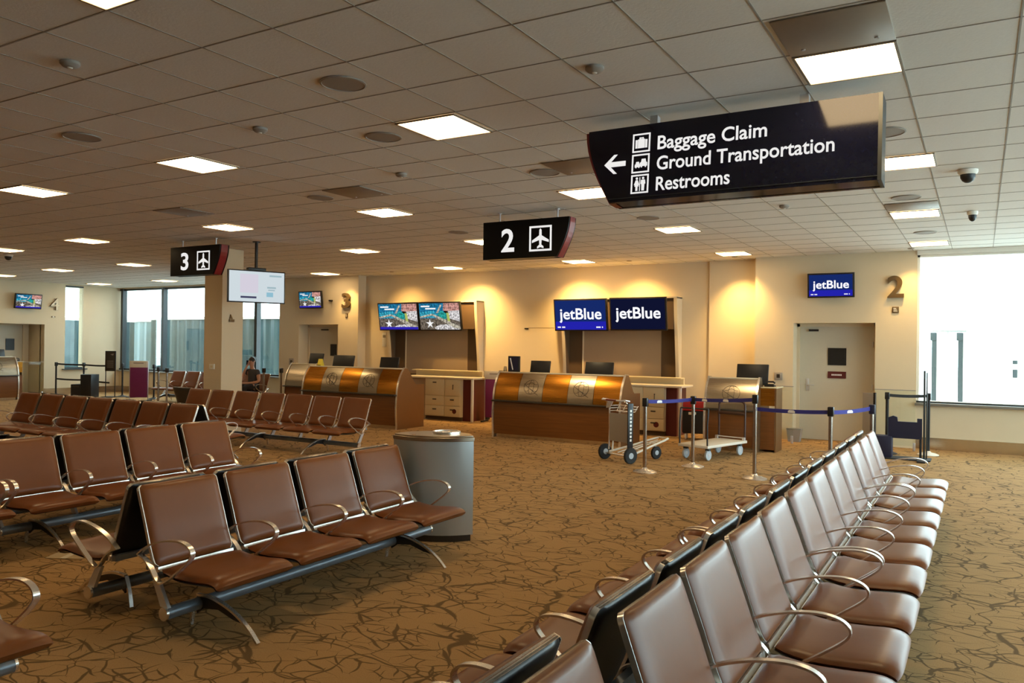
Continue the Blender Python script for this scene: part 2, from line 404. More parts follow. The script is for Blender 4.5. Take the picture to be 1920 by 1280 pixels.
struct(b.build('window_frame', 'winframe', wn)); struct(pane('glass', wn, -.07, -.06, 14.68, 15.28, .86, 3.45))
wn = struct(bpy.data.objects.new('window_4', None)); C.objects.link(wn); wn.location = (XR, 0, 0)  # out of view, added so daylight reaches the right-hand bench row
b = MB()
for y in (2.6, 6, 9, 12, 15.9): b.box(.02, .14, y, y+.07, .6, 3.4)
struct(b.build('window_frame', 'winframe', wn)); struct(pane('glass', wn, .07, .08, 2.6, 16, .6, 3.4))

def lever(parent, x, y, z):
    b = MB(); b.rbox(x-.03, x+.03, y-.012, y, z-.12, z+.12, .005); b.tube([(x, y-.01, z), (x, y-.06, z), (x+.13, y-.06, z)], .011, 10)
    return struct(b.build('door_handle', 'satin', parent))
def door(n, x0, x1, y, label_bits=True, winx=None):
    d = MB(); d.box(x0+.02, x1-.02, y-.05, y, .005, dz-.06); o = struct(d.build('door_%d' % n, 'doorleaf'))
    f = MB(); f.box(x0, x0+.055, y-.09, y+.01, 0, dz); f.box(x1-.055, x1, y-.09, y+.01, 0, dz); f.box(x0, x1, y-.09, y+.01, dz-.06, dz)
    struct(f.build('door_frame', 'wall', o)); return o
d = door(1, dx0, dx1, 16.34)
lever(d, -2.90, 16.29, 1.06)
b = MB(); b.box(-2.53, -2.20, 16.275, 16.29, 1.45, 1.78); b.box(-2.50, -2.23, 16.265, 16.276, 1.48, 1.75)
struct(b.build('door_window', 'black', d))
b = MB(); b.box(-2.53, -2.20, 16.275, 16.29, 1.20, 1.33); struct(b.build('door_sign', 'maroon', d))
b = MB()
for k in range(7): b.box(-2.46+.027*k, -2.46+.027*k+.019, 16.272, 16.2755, 1.25, 1.28)
struct(b.build('door_sign_print', 'ink', d))
b = MB(); b.rbox(-2.88, -2.70, 16.24, 16.29, 2.10, 2.14, .008); struct(b.build('door_closer', 'black', d))
for z in (1.85, 1.05, .25):
    b = MB(); b.cyl((-1.735, 16.27, z-.05), (-1.735, 16.27, z+.05), .014); struct(b.build('door_hinge', 'satin', d))
d = door(2, ex0, ex1, 16.34); lever(d, -16.05, 16.29, 1.06)
b = MB(); b.box(-15.42, -15.20, 16.275, 16.29, 1.40, 1.72); struct(b.build('door_window', 'black', d))
b = MB(); b.rbox(-15.75, -15.5, 16.24, 16.29, 2.10, 2.13, .008); struct(b.build('door_closer', 'black', d))
b = MB(); b.box(XL-.89, XL-.84, 12.4, 13.8, .005, 2.17); d = struct(b.build('door_3', 'doorleaf'))
b = MB(); b.box(XL-.84, XL-.825, 13.3, 13.56, 1.40, 1.76); struct(b.build('door_window', 'black', d))
b = MB(); b.box(XL-.86, XL-.80, 12.35, 12.42, 0, 2.2); b.box(XL-.86, XL-.80, 13.8, 13.87, 0, 2.2); struct(b.build('door_frame', 'wall', d))

# ------------------------------------------------------------------ ceiling fittings
def ceiling_light(x, y, label, s=.29):
    r = thing('ceiling_light', label, 'ceiling light', (x, y, H), 0, 'ceiling light panels')
    b = MB(); t = .016
    for q in ((-s, s, -s, -s+t), (-s, s, s-t, s), (-s, -s+t, -s+t, s-t), (s-t, s, -s+t, s-t)): b.box(*q, -.014, -.0035)
    b.build('frame', 'recess', r)
    b = MB(); b.box(-s+t, s-t, -s+t, s-t, -.009, -.0035); b.build('diffuser', 'panel', r); return r
rows = [('nearest row', [(-3.79, 2.27)]),
        ('second row, by the large direction sign', [(-.72, 5.32), (-3.81, 5.32), (-6.83, 5.27), (-9.88, 5.29)]),
        ('third row, above the gate signs', [(-.66, 8.36), (-3.94, 8.41), (-7.0, 8.41), (-10.15, 8.41), (-13.9, 8.41), (-16.94, 8.51)]),
        ('fourth row', [(-.75, 11.6), (-3.96, 11.62), (-7.40, 11.59), (-10.34, 11.69), (-17.24, 11.57), (-20.49, 11.63), (-23.82, 11.93)]),
        ('last row, along the gate wall', [(-.75, 14.9), (-4.03, 15.02), (-7.32, 15.13), (-10.69, 15.19), (-14.61, 15.2), (-20.92, 15.04), (-24.2, 15.05)])]
for rn, L in rows:
    for i, (x, y) in enumerate(L):
        lab = 'square white light panel, %s from right in the %s' % (ORD[i], rn) if len(L) > 1 else 'square white light panel cut by the top edge of the photo'
        ceiling_light(x, y, lab)
def metal_panel(x, y, label, name='ceiling_panel'):
    r = thing(name, label, 'ceiling panel', (x, y, H), 0, 'dark metal panels in the ceiling')
    b = MB(); b.rbox(-.29, .29, -.29, .29, -.012, -.0035, .003); b.build('plate', 'vent', r)
    for sx in (-.2, .2):
        b = MB(); b.lathe([(.012, -.016), (.012, -.012)], 10, (sx, .2, 0)); b.build('screw', 'satin', r)
metal_panel(-.72, 4.72, 'brown metal ceiling panel with screws beside the nearest big light')
metal_panel(-.74, 10.95, 'brown metal ceiling panel beside the light near the dome cameras')
metal_panel(-3.43, 7.10, 'brown metal ceiling panel half hidden behind the direction sign')
metal_panel(-6.36, 7.13, 'brown metal ceiling panel before the gate 2 sign')
metal_panel(-9.5, 7.13, 'brown metal ceiling panel above the gate 3 sign')
def speaker(x, y, label, r_=.16):
    r = thing('ceiling_speaker', label, 'speaker', (x, y, H), 0, 'round speakers in the ceiling')
    b = MB(); b.lathe([(r_-.012, -.0035), (r_, -.0035), (r_, -.009), (r_-.012, -.013), (r_-.014, -.008)], 28); b.build('rim', 'grey', r)
    b = MB(); b.lathe([(r_-.014, -.0035), (r_-.014, -.008), (.01, -.011)], 28); b.build('grille', 'grey', r)
for x, y, l in [(-3.79, 4.09, 'round grey ceiling speaker nearest the camera'), (-4.46, 5.32, 'round grey ceiling speaker beside the middle light of the second row'),
                (-6.83, 4.07, 'round grey ceiling speaker at the left edge of the near ceiling'), (-3.88, 7.19, 'round grey ceiling speaker left of the direction sign'),
                (-7.01, 7.19, 'round grey ceiling speaker beside the panel before gate 2 sign'), (-.69, 7.14, 'round grey ceiling speaker at the right end of the direction sign'),
                (-.76, 10.3, 'round grey ceiling speaker by the third right light'), (-3.97, 10.39, 'round grey ceiling speaker right of the gate 2 sign'),
                (-7.16, 10.41, 'round grey ceiling speaker left of the gate 2 sign'), (-.73, 13.47, 'round grey ceiling speaker nearest the right window')]:
    speaker(x, y, l)
def detector(x, y, label):
    r = thing('smoke_detector', label, 'smoke detector', (x, y, H), 0, 'small round ceiling detectors')
    b = MB(); b.lathe([(.06, -.0035), (.06, -.02), (.045, -.035), (.02, -.04)], 20); b.build('body', 'grey', r)
    b = MB(); b.lathe([(.018, -.04), (.012, -.046)], 12); b.build('lens', 'white', r)
for x, y, l in [(-5.06, 2.93, 'small round detector at the upper left of the ceiling'), (-5.2, 4.62, 'small round detector between the first ceiling speakers'),
                (-2.14, 4.62, 'small round detector above the direction sign'), (-5.25, 6.56, 'small round detector ahead of the second light row'),
                (-2.12, 10.23, 'small round detector right of the gate 2 sign')]: detector(x, y, l)
def dome(x, y, label, s=1):
    r = thing('dome_camera', label, 'security camera', (x, y, H), 0, 'dome cameras on the ceiling')
    b = MB(); b.lathe([(.09*s, -.0035), (.09*s, -.03), (.075*s, -.05)], 24); b.build('base', 'white', r)
    b = MB(); b.lathe([(.068*s, -.05), (.066*s, -.08), (.05*s, -.11), (.025*s, -.128), (.004, -.132)], 24); b.build('dome', 'black', r)
dome(-.12, 9.0, 'black dome security camera on the ceiling right of the direction sign'); dome(-17.7, 9.0, 'black dome security camera at the far left of the ceiling')
dome(-.10, 11.7, 'small dome security camera further back toward the right window', .7)
# small spotlights that wash the gate wall
def spot(x, y, label, power=50, aim=(0, .5, -2.0), ang=80, col=(1, .62, .20)):
    r = thing('downlight', label, 'downlight', (x, y, H), 0, 'small wall-washing downlights')
    b = MB(); b.lathe([(.04, -.0035), (.055, -.0035), (.055, -.01), (.042, -.012)], 18); b.build('trim_ring', 'recess', r)
    l = bpy.data.lights.new('downlight_lamp', 'SPOT'); l.energy = power; l.color = col; l.spot_size = math.radians(ang); l.spot_blend = 1; l.shadow_soft_size = .04
    o = bpy.data.objects.new('downlight_lamp', l); C.objects.link(o); o.location = (x, y, H-.03)
    o.rotation_euler = Vector(aim).to_track_quat('-Z', 'Y').to_euler()
for x, lb, pw in [(-12.6, 'small downlight over the left beach screen', 150), (-10.45, 'small downlight over the wall right of the beach screens', 520),
                  (-7.75, 'small downlight over the left blue airline screen', 520), (-6.3, 'small downlight over the right dark airline screen', 330)]:
    spot(x, 15.42, lb, pw, (0, .55, -1.6), 110)
spot(-4.15, 15.55, 'small downlight over the wall left of the gate 2 block', 380, (.05, .45, -2), 95)
for x, y, lb, pw in [(-7.3, 11.6, 'small downlight above the right part of the middle desk', 170), (-13.4, 11.5, 'small downlight above the left part of the desk under the beach screens', 170),
                     (-3.9, 11.95, 'small downlight above the gate 2 podium', 130), (-15.4, 12.5, 'small downlight above the small gate 3 podium', 130)]:
    spot(x, y, lb, pw, (.9, 1.1, -2.2), 48, (1, .74, .38))
spot(-1.06, 15.5, 'small downlight over the wall numeral 2', 130)
spot(-14.35, 15.5, 'small downlight over the wall numeral 3', 150)

# ------------------------------------------------------------------ hanging signs
def frame_mb(x0, x1, z0, z1, t, y, d=.004):
    b = MB()
    for q in ((x0, x1, z0, z0+t), (x0, x1, z1-t, z1), (x0, x0+t, z0+t, z1-t), (x1-t, x1, z0+t, z1-t)): b.box(q[0], q[1], y-d, y, q[2], q[3])
    return b
def poly(b, pts, cx, cz, s, y, d=.004): return b.prism([(cx+p[0]*s, cz+p[1]*s) for p in pts], y-d, y)
def disc(b, x, z, r, y, d=.004, n=16): return b.prism([(x+r*math.cos(2*PI*k/n), z+r*math.sin(2*PI*k/n)) for k in range(n)], y-d, y)
PLANE = [(0, 1), (.12, .85), (.14, .30), (.95, -.18), (.95, -.42), (.14, -.16), (.11, -.62), (.36, -.82), (.36, -1), (0, -.88)]
PLANE = PLANE+[(-x, z) for x, z in PLANE[-2:0:-1]]
def sign_body(r, x0, x1, z0, z1, d, end, face):
    # face panel with one end curved inwards towards the bottom, red along that end
    n = 8; arc = []
    for k in range(n+1):
        t = k/n; arc.append((.17*(z1-z0)/.49*(1-math.cos(t*PI/2))*1.0, z1-(z1-z0)*math.sin(t*PI/2) if 0 else z1-(z1-z0)*t))
    if end == 'r': pts = [(x0, z1), (x0, z0)]+[(x1-a, z) for a, z in arc[::-1]]
    else: pts = [(x1, z0), (x1, z1)]+[(x0+a, z) for a, z in arc]
    b = MB(); b.prism(pts, 0, .03); b.prism(pts, d-.03, d); b.box(min(x0, x1)+.25*(end == 'l'), x1-.25*(end == 'r'), .03, d-.03, z0+.003, z1-.003); b.build('panel', face, r)
    b = MB(); e = [(x1-a+.006, z) for a, z in arc] if end == 'r' else [(x0+a-.034+.02*k/n, z) for k, (a, z) in enumerate(arc)]
    for i in range(n):
        (xa, za), (xb, zb) = e[i], e[i+1]; t = .05 if end == 'l' else -.02
        b.prism([(xa, za), (xb, zb), (xb+t, zb), (xa+t, za)], .03, d-.03)
    b.build('end_cap', 'red', r)
def gate_sign(num, x0, y, label):
    r = thing('gate_sign', label, 'sign', (x0, y, 0), 0, 'hanging gate signs'); z0, z1 = 2.905, 3.41
    sign_body(r, 0, 1.30, z0, z1, .20, 'r', 'signblack')
    text_mb(num, .29, 2.995, .20, .31, -.001, .004, .02).build('numeral', 'lit', r)
    b = frame_mb(.72, 1.05, 2.985, 3.315, .025, -.001); poly(b, PLANE, .885, 3.15, .13, -.001); b.build('aeroplane_pictogram', 'lit', r)
    for x in (.2, 1.08):
        b = MB(); b.cyl((x, .1, z1-.005), (x, .1, H-.004), .012, 8); b.lathe([(.03, H-.016), (.03, H-.004)], 12, (x, .1, 0)); b.build('hanger_rod', 'satin', r)
    return r
gate_sign('2', -5.83, 9.07, 'black hanging gate sign with white 2 and aeroplane')
gate_sign('3', -12.45, 9.07, 'black hanging gate sign with white 3 and aeroplane')
r = thing('direction_sign', 'large dark blue hanging sign reading Baggage Claim, Ground Transportation, Restrooms', 'sign', (-2.67, 5.65, 0))
r.rotation_euler = (math.radians(-5), 0, 0); r.location.y += 3.15*math.sin(math.radians(-5)); r.location.z += 3.15*(1-math.cos(math.radians(5)))
z0, z1 = 2.855, 3.44
sign_body(r, 0, 2.09, z0, z1, .20, 'l', 'signface')
b = MB(); b.box(2.085, 2.11, -.004, .204, z0, z1); b.box(.2, 2.09, -.006, -.001, z0+.025, z0+.03); b.build('edge_strip', 'winframe', r)
for x in (.5, 1.6):
    b = MB(); b.box(x-.03, x+.03, .09, .15, z1-.005, H-.004); b.build('hanger', 'satin', r)
T1 = .105
for s, x, z, wd, ht in (('Baggage Claim', .575, 3.200, .80, .138), ('Ground Transportation', .575, 3.043, 1.245, .138), ('Restrooms', .575, 2.918, .55, .105)):
    text_mb(s, x, z, wd, ht, -.001, .004, .012).build('lettering', 'lit', r)
b = MB(); poly(b, [(-1, 0), (-.1, .85), (.22, .85), (-.38, .22), (1, .22), (1, -.22), (-.38, -.22), (.22, -.85), (-.1, -.85)], .235, 3.155, .088, -.001)
b.build('arrow', 'lit', r)
ys = -.001
for k, zc in enumerate((3.300, 3.140, 2.982)):
    b = frame_mb(.375, .515, zc-.072, zc+.072, .011, ys); cx = .445
    if k == 0:
        b.box(cx-.027, cx+.027, ys-.004, ys, zc-.04, zc+.028); b.box(cx-.047, cx-.031, ys-.004, ys, zc-.04, zc+.024); b.box(cx+.031, cx+.047, ys-.004, ys, zc-.04, zc+.024)
        b.add(frame_mb(cx-.017, cx+.017, zc+.024, zc+.042, .007, ys).v, frame_mb(cx-.017, cx+.017, zc+.024, zc+.042, .007, ys).f); nmz = 'suitcase_pictogram'
    elif k == 1:
        for (ox, sc) in ((-.024, .85), (.024, 1.15)):
            q = [(-.025, -.022), (-.025, .0), (-.017, .006), (-.013, .026), (.013, .026), (.017, .006), (.025, .0), (.025, -.022), (.018, -.022), (.018, -.03), (.010, -.03), (.010, -.022), (-.010, -.022), (-.010, -.03), (-.018, -.03), (-.018, -.022)]
            poly(b, q, cx+ox, zc+(.004 if sc > 1 else -.008), sc, ys)
        nmz = 'car_pictogram'
    else:
        for ox, skirt in ((-.024, 1), (.026, 0)):
            disc(b, cx+ox, zc+.043, .009, ys)
            if skirt: q = [(-.008, .03), (.008, .03), (.021, -.006), (.013, -.009), (.017, -.018), (.008, -.018), (.008, -.052), (-.008, -.052), (-.008, -.018), (-.017, -.018), (-.013, -.009), (-.021, -.006)]
            else: q = [(-.015, .03), (.015, .03), (.019, .0), (.012, -.002), (.010, -.052), (-.010, -.052), (-.012, -.002), (-.019, .0)]
            poly(b, q, cx+ox, zc, 1, ys)
        b.box(cx-.002, cx+.003, ys-.004, ys, zc-.055, zc+.05); nmz = 'restroom_pictogram'
    b.build(nmz, 'lit', r)

# ------------------------------------------------------------------ beam benches
PITCH = .643
def cat(P, n=6):
    # smooth curve through 2-D control points
    out = []
    Q = [P[0]]+list(P)+[P[-1]]
    for i in range(1, len(Q)-2):
        a, b_, c, d = [Vector(Q[j]) for j in (i-1, i, i+1, i+2)]
        for k in range(n):
            t = k/n
            out.append(.5*((2*b_)+(-a+c)*t+(2*a-5*b_+4*c-d)*t*t+(-a+3*b_-3*c+d)*t**3))
    out.append(Vector(P[-1])); return out
BACK = cat([(.225, .395), (.178, .50), (.128, .64), (.078, .775), (.045, .865)], 4)
SEAT = cat([(.27, .375), (.42, .352), (.58, .356), (.70, .366), (.755, .358), (.778, .338)], 3)
def sheet(prof, w, puff, off, flip=1, rim=.5, nx=11):
    rows_ = []; n = len(prof)
    for i, p in enumerate(prof):
        t = prof[min(i+1, n-1)]-prof[max(i-1, 0)]; t.normalize(); q = Vector((t.y, -t.x))*flip
        v = i/(n-1)*2-1; row = []
        cut = 1 if abs(v) < .82 else math.sqrt(max(0, 1-((abs(v)-.82)/.18)**2*.14))
        for j in range(nx):
            u = math.sin((j/(nx-1)*2-1)*PI/2*.98)/math.sin(PI/2*.98)
            h = off+puff*max(0, 1-abs(u)**5)**.5*max(0, 1-abs(v)**9)**.5
            row.append((u*w/2*cut, p.x+q.x*h, p.y+q.y*h))
        rows_.append(row)
    return rows_
def rim_path(prof, w, off, flip=1):
    n = len(prof); L = []
    def pt(i, x):
        t = prof[min(i+1, n-1)]-prof[max(i-1, 0)]; t.normalize(); q = Vector((t.y, -t.x))*flip
        return (x, prof[i].x+q.x*off, prof[i].y+q.y*off)
    c = .022
    for i in range(n):
        v = i/(n-1)*2-1; cut = 0 if abs(v) < .82 else c*((abs(v)-.82)/.18)**2
        L.append(pt(i, w/2-cut))
    R_ = [(-p[0], p[1], p[2]) for p in L][::-1]
    return L+R_
BW = .575
def back_meshes():
    b = MB(); b.slab(sheet(BACK, BW-.012, .026, .012), sheet(BACK, BW-.014, 0, 0))
    f = MB(); A1, A2 = rim_path(BACK, BW, -.013), rim_path(BACK, BW, .010); n = len(A1)
    B1, B2 = rim_path(BACK, BW-.012, -.013), rim_path(BACK, BW-.012, .010)
    f.add(A1+A2+B2+B1, [(i+n*k, (i+1) % n+n*k, (i+1) % n+n*((k+1) % 4), i+n*((k+1) % 4)) for i in range(n) for k in range(4)])
    f.bar([(BACK[0].x-.014, BACK[0].y-.020), (BACK[0].x+.024, BACK[0].y-.012)], 0, BW-.02, .030)
    s = MB(); s.slab(sheet(BACK, BW-.012, 0, -.004), sheet(BACK, BW-.03, -.018, -.012))
    return b, f, s
def seat_meshes():
    b = MB(); b.slab(sheet(SEAT, BW+.01, .030, .012, -1), sheet(SEAT, BW-.02, 0, -.004, -1))
    p = MB(); p.slab(sheet(SEAT, BW, 0, -.002, -1), sheet(SEAT, BW-.03, -.016, -.012, -1))
    t = MB(); t.bar([(.262, .375), (.288, .364)], 0, BW-.06, .02)
    return b, p, t
ARM = cat([(.105, .465), (.20, .525), (.32, .568), (.46, .590), (.555, .578), (.598, .540), (.580, .495), (.50, .430), (.40, .360), (.325, .322), (.280, .340), (.225, .40), (.165, .445), (.105, .465)], 4)[:-1]
_protos = {}
def part_mesh(key, fn):
    if key not in _protos: _protos[key] = fn()
    return _protos[key]
def placed(src, parent, x, s):
    # copy of a finished part: along the bench to x, turned round for the far side
    o = src.copy(); C.objects.link(o); o.parent = parent
    o.location = (x, 0, 0); o.rotation_euler = (0, 0, PI if s > 0 else 0)
    return o
def make_protos():
    # parts face -y: u -> -y
    fl = Matrix(((1, 0, 0, 0), (0, -1, 0, 0), (0, 0, 1, 0), (0, 0, 0, 1)))
    def B(mb, name, m): 
        mb.xf(fl); o = mb.build(name, m, None, 50); C.objects.unlink(o); return o
    bb, bf, bs = back_meshes(); sb, sp, st = seat_meshes()
    P = {}
    P['backrest'] = B(bb, 'backrest', 'leather'); P['back_frame'] = B(bf, 'back_frame', 'chrome'); P['back_shell'] = B(bs, 'back_shell', 'shell')
    P['seat'] = B(sb, 'seat', 'leather'); P['seat_pan'] = B(sp, 'seat_pan', 'shell'); P['seat_strip'] = B(st, 'seat_strip', 'top')
    a = MB(); a.bar(ARM, 0, .032, .010, closed=True)
    P['armrest'] = B(a, 'armrest', 'chrome')
    k = MB(); k.prism([(.255, .335), (.315, .325), (.40, .19), (.33, .19)], -.011, .011, 'x'); P['bracket'] = B(k, 'bracket', 'satin')
    l = MB(); l.bar(cat([(.36, .205), (.50, .205), (.68, .155), (.81, .080), (.89, .008)], 5), 0, .026, .014)
    l.bar(cat([(.36, .20), (.325, .12), (.300, .008)], 4), 0, .026, .014); l.m = 1
    l.prism([tuple(p) for p in cat([(.36, .198), (.50, .198), (.66, .153), (.76, .10)], 4)]+[(.68, .11), (.55, .145), (.42, .13), (.36, .09), (.345, .14)], -.006, .006, 'x')
    P['leg'] = B(l, 'leg', ['chrome', 'shell'])
    return P
PR = make_protos()
def bench(label, loc, rz, n, near=None, far=None, legs=None, group='brown beam benches', lsc=1):
    """n seats along +x, near side facing -y, far side +y; near/far list the seat places in use."""
    near = range(n) if near is None else near; far = range(n) if far is None else far
    r = thing('beam_bench', label, 'bench', loc, rz, group)
    legs = legs or (.25, n*PITCH-.45)
    for s, L in ((-1, list(near)), (1, list(far))):
        if not L: continue
        for k in L:
            x = (k+.5)*PITCH
            o = placed(PR['backrest'], r, x, s)
            for c in ('back_frame', 'back_shell'): q = PR[c].copy(); C.objects.link(q); q.parent = o
            o = placed(PR['seat'], r, x, s)
            for c in ('seat_pan', 'seat_strip'): q = PR[c].copy(); C.objects.link(q); q.parent = o
        for k in range(min(L), max(L)+2):
            x = k*PITCH; x = x+.012 if k == min(L) else x-.012 if k == max(L)+1 else x
            o = placed(PR['armrest'], r, x, s); q = PR['bracket'].copy(); C.objects.link(q); q.parent = o
        x0, x1 = min(L)*PITCH, (max(L)+1)*PITCH
        b = MB(); b.cyl((x0+.002, s*.375, .155), (x1-.002, s*.375, .155), .038, 18); t = b.build('beam', 'tube', r)
        for xe in (x0, x1):
            e = MB(); sg = -1 if xe == x0 else 1
            e.tube([(xe-sg*.002, s*.375, .155), (xe+sg*.012, s*.375, .155)], .040, 18); e.build('end_cap', 'chrome', t)
        for lx in legs:
            if x0-.1 < lx < x1+.1: placed(PR['leg'], r, lx, s).scale = (1, lsc, 1)
        # rail that carries the backrests
    b = MB()
    for sg, L in ((-1, list(near)), (1, list(far))):
        if L: b.box(min(L)*PITCH+.03, (max(L)+1)*PITCH-.03, sg*.17-.02, sg*.17+.02, .375, .41)
    b.build('back_rail', 'tube', r)
    return r
R90 = PI/2
L4 = 4*PITCH
bench('brown leather back-to-back bench in the left foreground, ending at the steel bin', (-4.47, 2.98, 0), R90, 4, legs=(.24, 2.1))
bench('bench cut by the lower left corner, only one seat and armrest showing', (-4.45, 2.12-L4, 0), R90, 4)
bench('brown bench behind the left foreground bench, its end arm over bare carpet', (-7.36, 6.09-L4, 0), R90, 4)
bench('bench continuing the second row out of the left edge', (-7.36, 6.04-2*L4, 0), R90, 4)
bench('right-hand bench nearest the camera, cut by the bottom edge', (-1.07, 2.24-L4, 0), R90, 4, lsc=.8)
bench('middle bench of the long right-hand row, with chrome loop arms', (-1.07, 2.42, 0), R90, 4, lsc=.8)
bench('third bench from the camera in the long right-hand row', (-1.07, 5.04, 0), R90, 4, lsc=.8)
bench('farthest bench of the right-hand row, three seats, by the navy sizer', (-1.07, 7.66, 0), R90, 3, legs=(.3, 1.6), lsc=.8)
bench('four brown seats facing the camera, before the black double-belt barrier', (-13.80, 7.30, 0), 0, 4)
bench('three brown seats with dark triangular end, right of the black-barrier row', (-11.20, 7.30, 0), 0, 3, legs=(.3, 1.6))
bench('seven-seat bench before the long desk under the beach screens', (-12.87, 9.87, 0), 0, 7, far=[-1], legs=(-.3, .5, 2.4, 3.78))
bench('far bench with two red-brown backs beside the column and the window', (-20.75, 15.3, 0), 0, 3, far=[], legs=(.3, 1.6))
bench('far bench under the window on which the person sits', (-18.95, 15.70, 0), 0, 3, far=[], legs=(.3, 1.6))

# ------------------------------------------------------------------ steel bin
r = thing('litter_bin', 'tall brushed steel litter bin behind the left foreground bench', 'bin', (-4.25, 5.98, 0))
def lens(A, B_, f1, f2, n=12, sc=1):
    A, B_ = Vector(A)*sc, Vector(B_)*sc; d = B_-A; q = Vector((d.y, -d.x)).normalized(); P = []
    for k in range(n+1):
        t = k/n; P.append(tuple(A+d*t+q*f1*sc*(1-(2*t-1)**2)))
    for k in range(1, n):
        t = 1-k/n; P.append(tuple(A+d*t-q*f2*sc*(1-(2*t-1)**2)**.6))
    return P
LA, LB = (-.34, -.30), (.36, -.04)
b = MB(); b.prism(lens(LA, LB, .13, .30), .06, .89, 'z'); b.build('body', 'steel', r)
b = MB(); b.prism(lens(LA, LB, .13, .30, sc=.93), 0, .06, 'z'); b.build('plinth', 'ledge', r)
b = MB(); b.prism(lens(LA, LB, .13, .30, sc=1.02), .89, .925, 'z'); b.prism(lens(LA, LB, .13, .30, sc=.985), .925, .94, 'z'); b.build('lid', 'steelx', r, bevel=.004)
b = MB(); b.lathe([(.13, .941), (.13, .956), (.115, .956), (.112, .945)], 24, (.02, .02, 0)); b.lathe([(.11, .941), (.11, .944)], 24, (.02, .02, 0)); b.build('opening_ring', 'chrome', r)

# ------------------------------------------------------------------ wall screens
def polys_part(name, parent, items, y):
    for nme, m, pts in items:
        b = MB(); b.prism(pts, y-.0015, y-.0005); b.build(nme, m, parent, smooth=0)
def beach(parent, w_, h, y, bluebar):
    # generic seaside picture: sea, sand, green lagoon, pier and a starfish
    X = lambda u: (u-.5)*w_
    Z = lambda v: (v-.5)*h
    def Q(*p): return [(X(a), Z(c)) for a, c in p]
    E_ = {k: screen('scr_'+k, c, s) for k, c, s in (('sea', (.02, .22, .42), 1), ('shallow', (.05, .45, .62), 1), ('sand', (.55, .50, .40), 1.1), ('stone', (.16, .13, .10), .9),
        ('lagoon', (.03, .42, .38), 1), ('lime', (.55, .62, .15), 1), ('pink', (.70, .35, .30), 1), ('pale', (.75, .72, .72), 1.1), ('whites', (.95, .95, .95), 1.2), ('blue', (.03, .02, .45), 1.1))}
    def P(nme, m, pts, d): 
        b = MB(); b.prism(pts, y-.0006*d-.0006, y-.0006*d); b.build(nme, E_[m], parent, smooth=0)
    P('sea', 'sea', Q((0, .42), (.62, .42), (.62, 1), (0, 1)), 1); P('shallows', 'shallow', Q((0, .45), (.5, .45), (.36, .72), (0, .66)), 2)
    P('stones', 'stone', Q((0, .0), (1, 0), (1, .5), (.35, .52), (0, .42)), 1)
    P('blossom', 'pink', Q((.6, .72), (1, .62), (1, 1), (.62, 1)), 2); P('foam', 'pale', Q((.74, .42), (1, .3), (1, .72), (.72, .7)), 3)
    P('lagoon', 'lagoon', Q((.45, .58), (.56, .72), (.68, .6), (.68, .42), (.6, .36), (.52, .44)), 4)
    P('reeds', 'lime', Q((.68, .64), (.74, .62), (.76, .3), (.70, .26)), 5); P('pier', 'sand', Q((.0, .44), (.0, .50), (.30, .60), (.36, .58), (1, .12), (1, .02), (.86, .06), (.34, .52), (.3, .53)), 6)
    P('path', 'sand', Q((.42, .62), (.48, .64), (.58, .93), (.54, .95)), 6)
    star = []
    for k in range(10):
        a = PI/2+k*PI/5; rr = .15 if k % 2 == 0 else .05
        star.append((X(.25)+rr*h*1.3*math.cos(a), Z(.22)+rr*h*1.3*math.sin(a)))
    P('starfish', 'whites', star, 7); P('shells', 'pale', Q((.35, .08), (.5, .18), (.72, .2), (1, .0), (.9, 0), (.4, 0)), 5)
    for k, (u, v, ww) in enumerate(((.05, .86, .22), (.16, .77, .26))):
        P('caption', 'whites', Q((u, v), (u+ww, v), (u+ww, v+.055), (u, v+.055)), 7)
    if bluebar: P('information_bar', 'blue', Q((0, 0), (1, 0), (1, .10), (0, .10)), 8)
def jet(parent, w_, h, y, dark, bar=True):
    E1 = screen('scr_jet_dark' if dark else 'scr_jet', (.006, .008, .035) if dark else (.010, .028, .17), 1)
    b = MB(); b.box(-w_/2, w_/2, y-.001, y, -h/2, h/2); s = b.build('picture', E1, parent, smooth=0)
    if bar:
        b = MB(); b.box(-w_/2, w_/2, y-.0016, y-.001, -h/2, -h/2+.28*h); b.build('information_bar', screen('scr_bar', (.02, .02, .50), 1.0), parent, smooth=0)
        b = MB()
        for k in range(7):
            if k != 3: b.box(-.46*w_+.022*w_*k, -.46*w_+.022*w_*k+.017*w_, y-.0028, y-.0018, -h/2+.06*h, -h/2+.11*h)
        for k in range(6):
            if k != 4: b.box(.31*w_+.022*w_*k, .31*w_+.022*w_*k+.017*w_, y-.0028, y-.0018, -h/2+.06*h, -h/2+.11*h)
        b.build('small_print', screen('scr_white', (.95, .95, 1), 1.3), parent, smooth=0)
    t = text_mb('jetBlue', -.42*w_, -.27*h if not dark else -.27*h, .84*w_, .50*h, y-.0018, .001, .018); t.build('lettering', screen('scr_white', (.95, .95, 1), 1.3), parent)
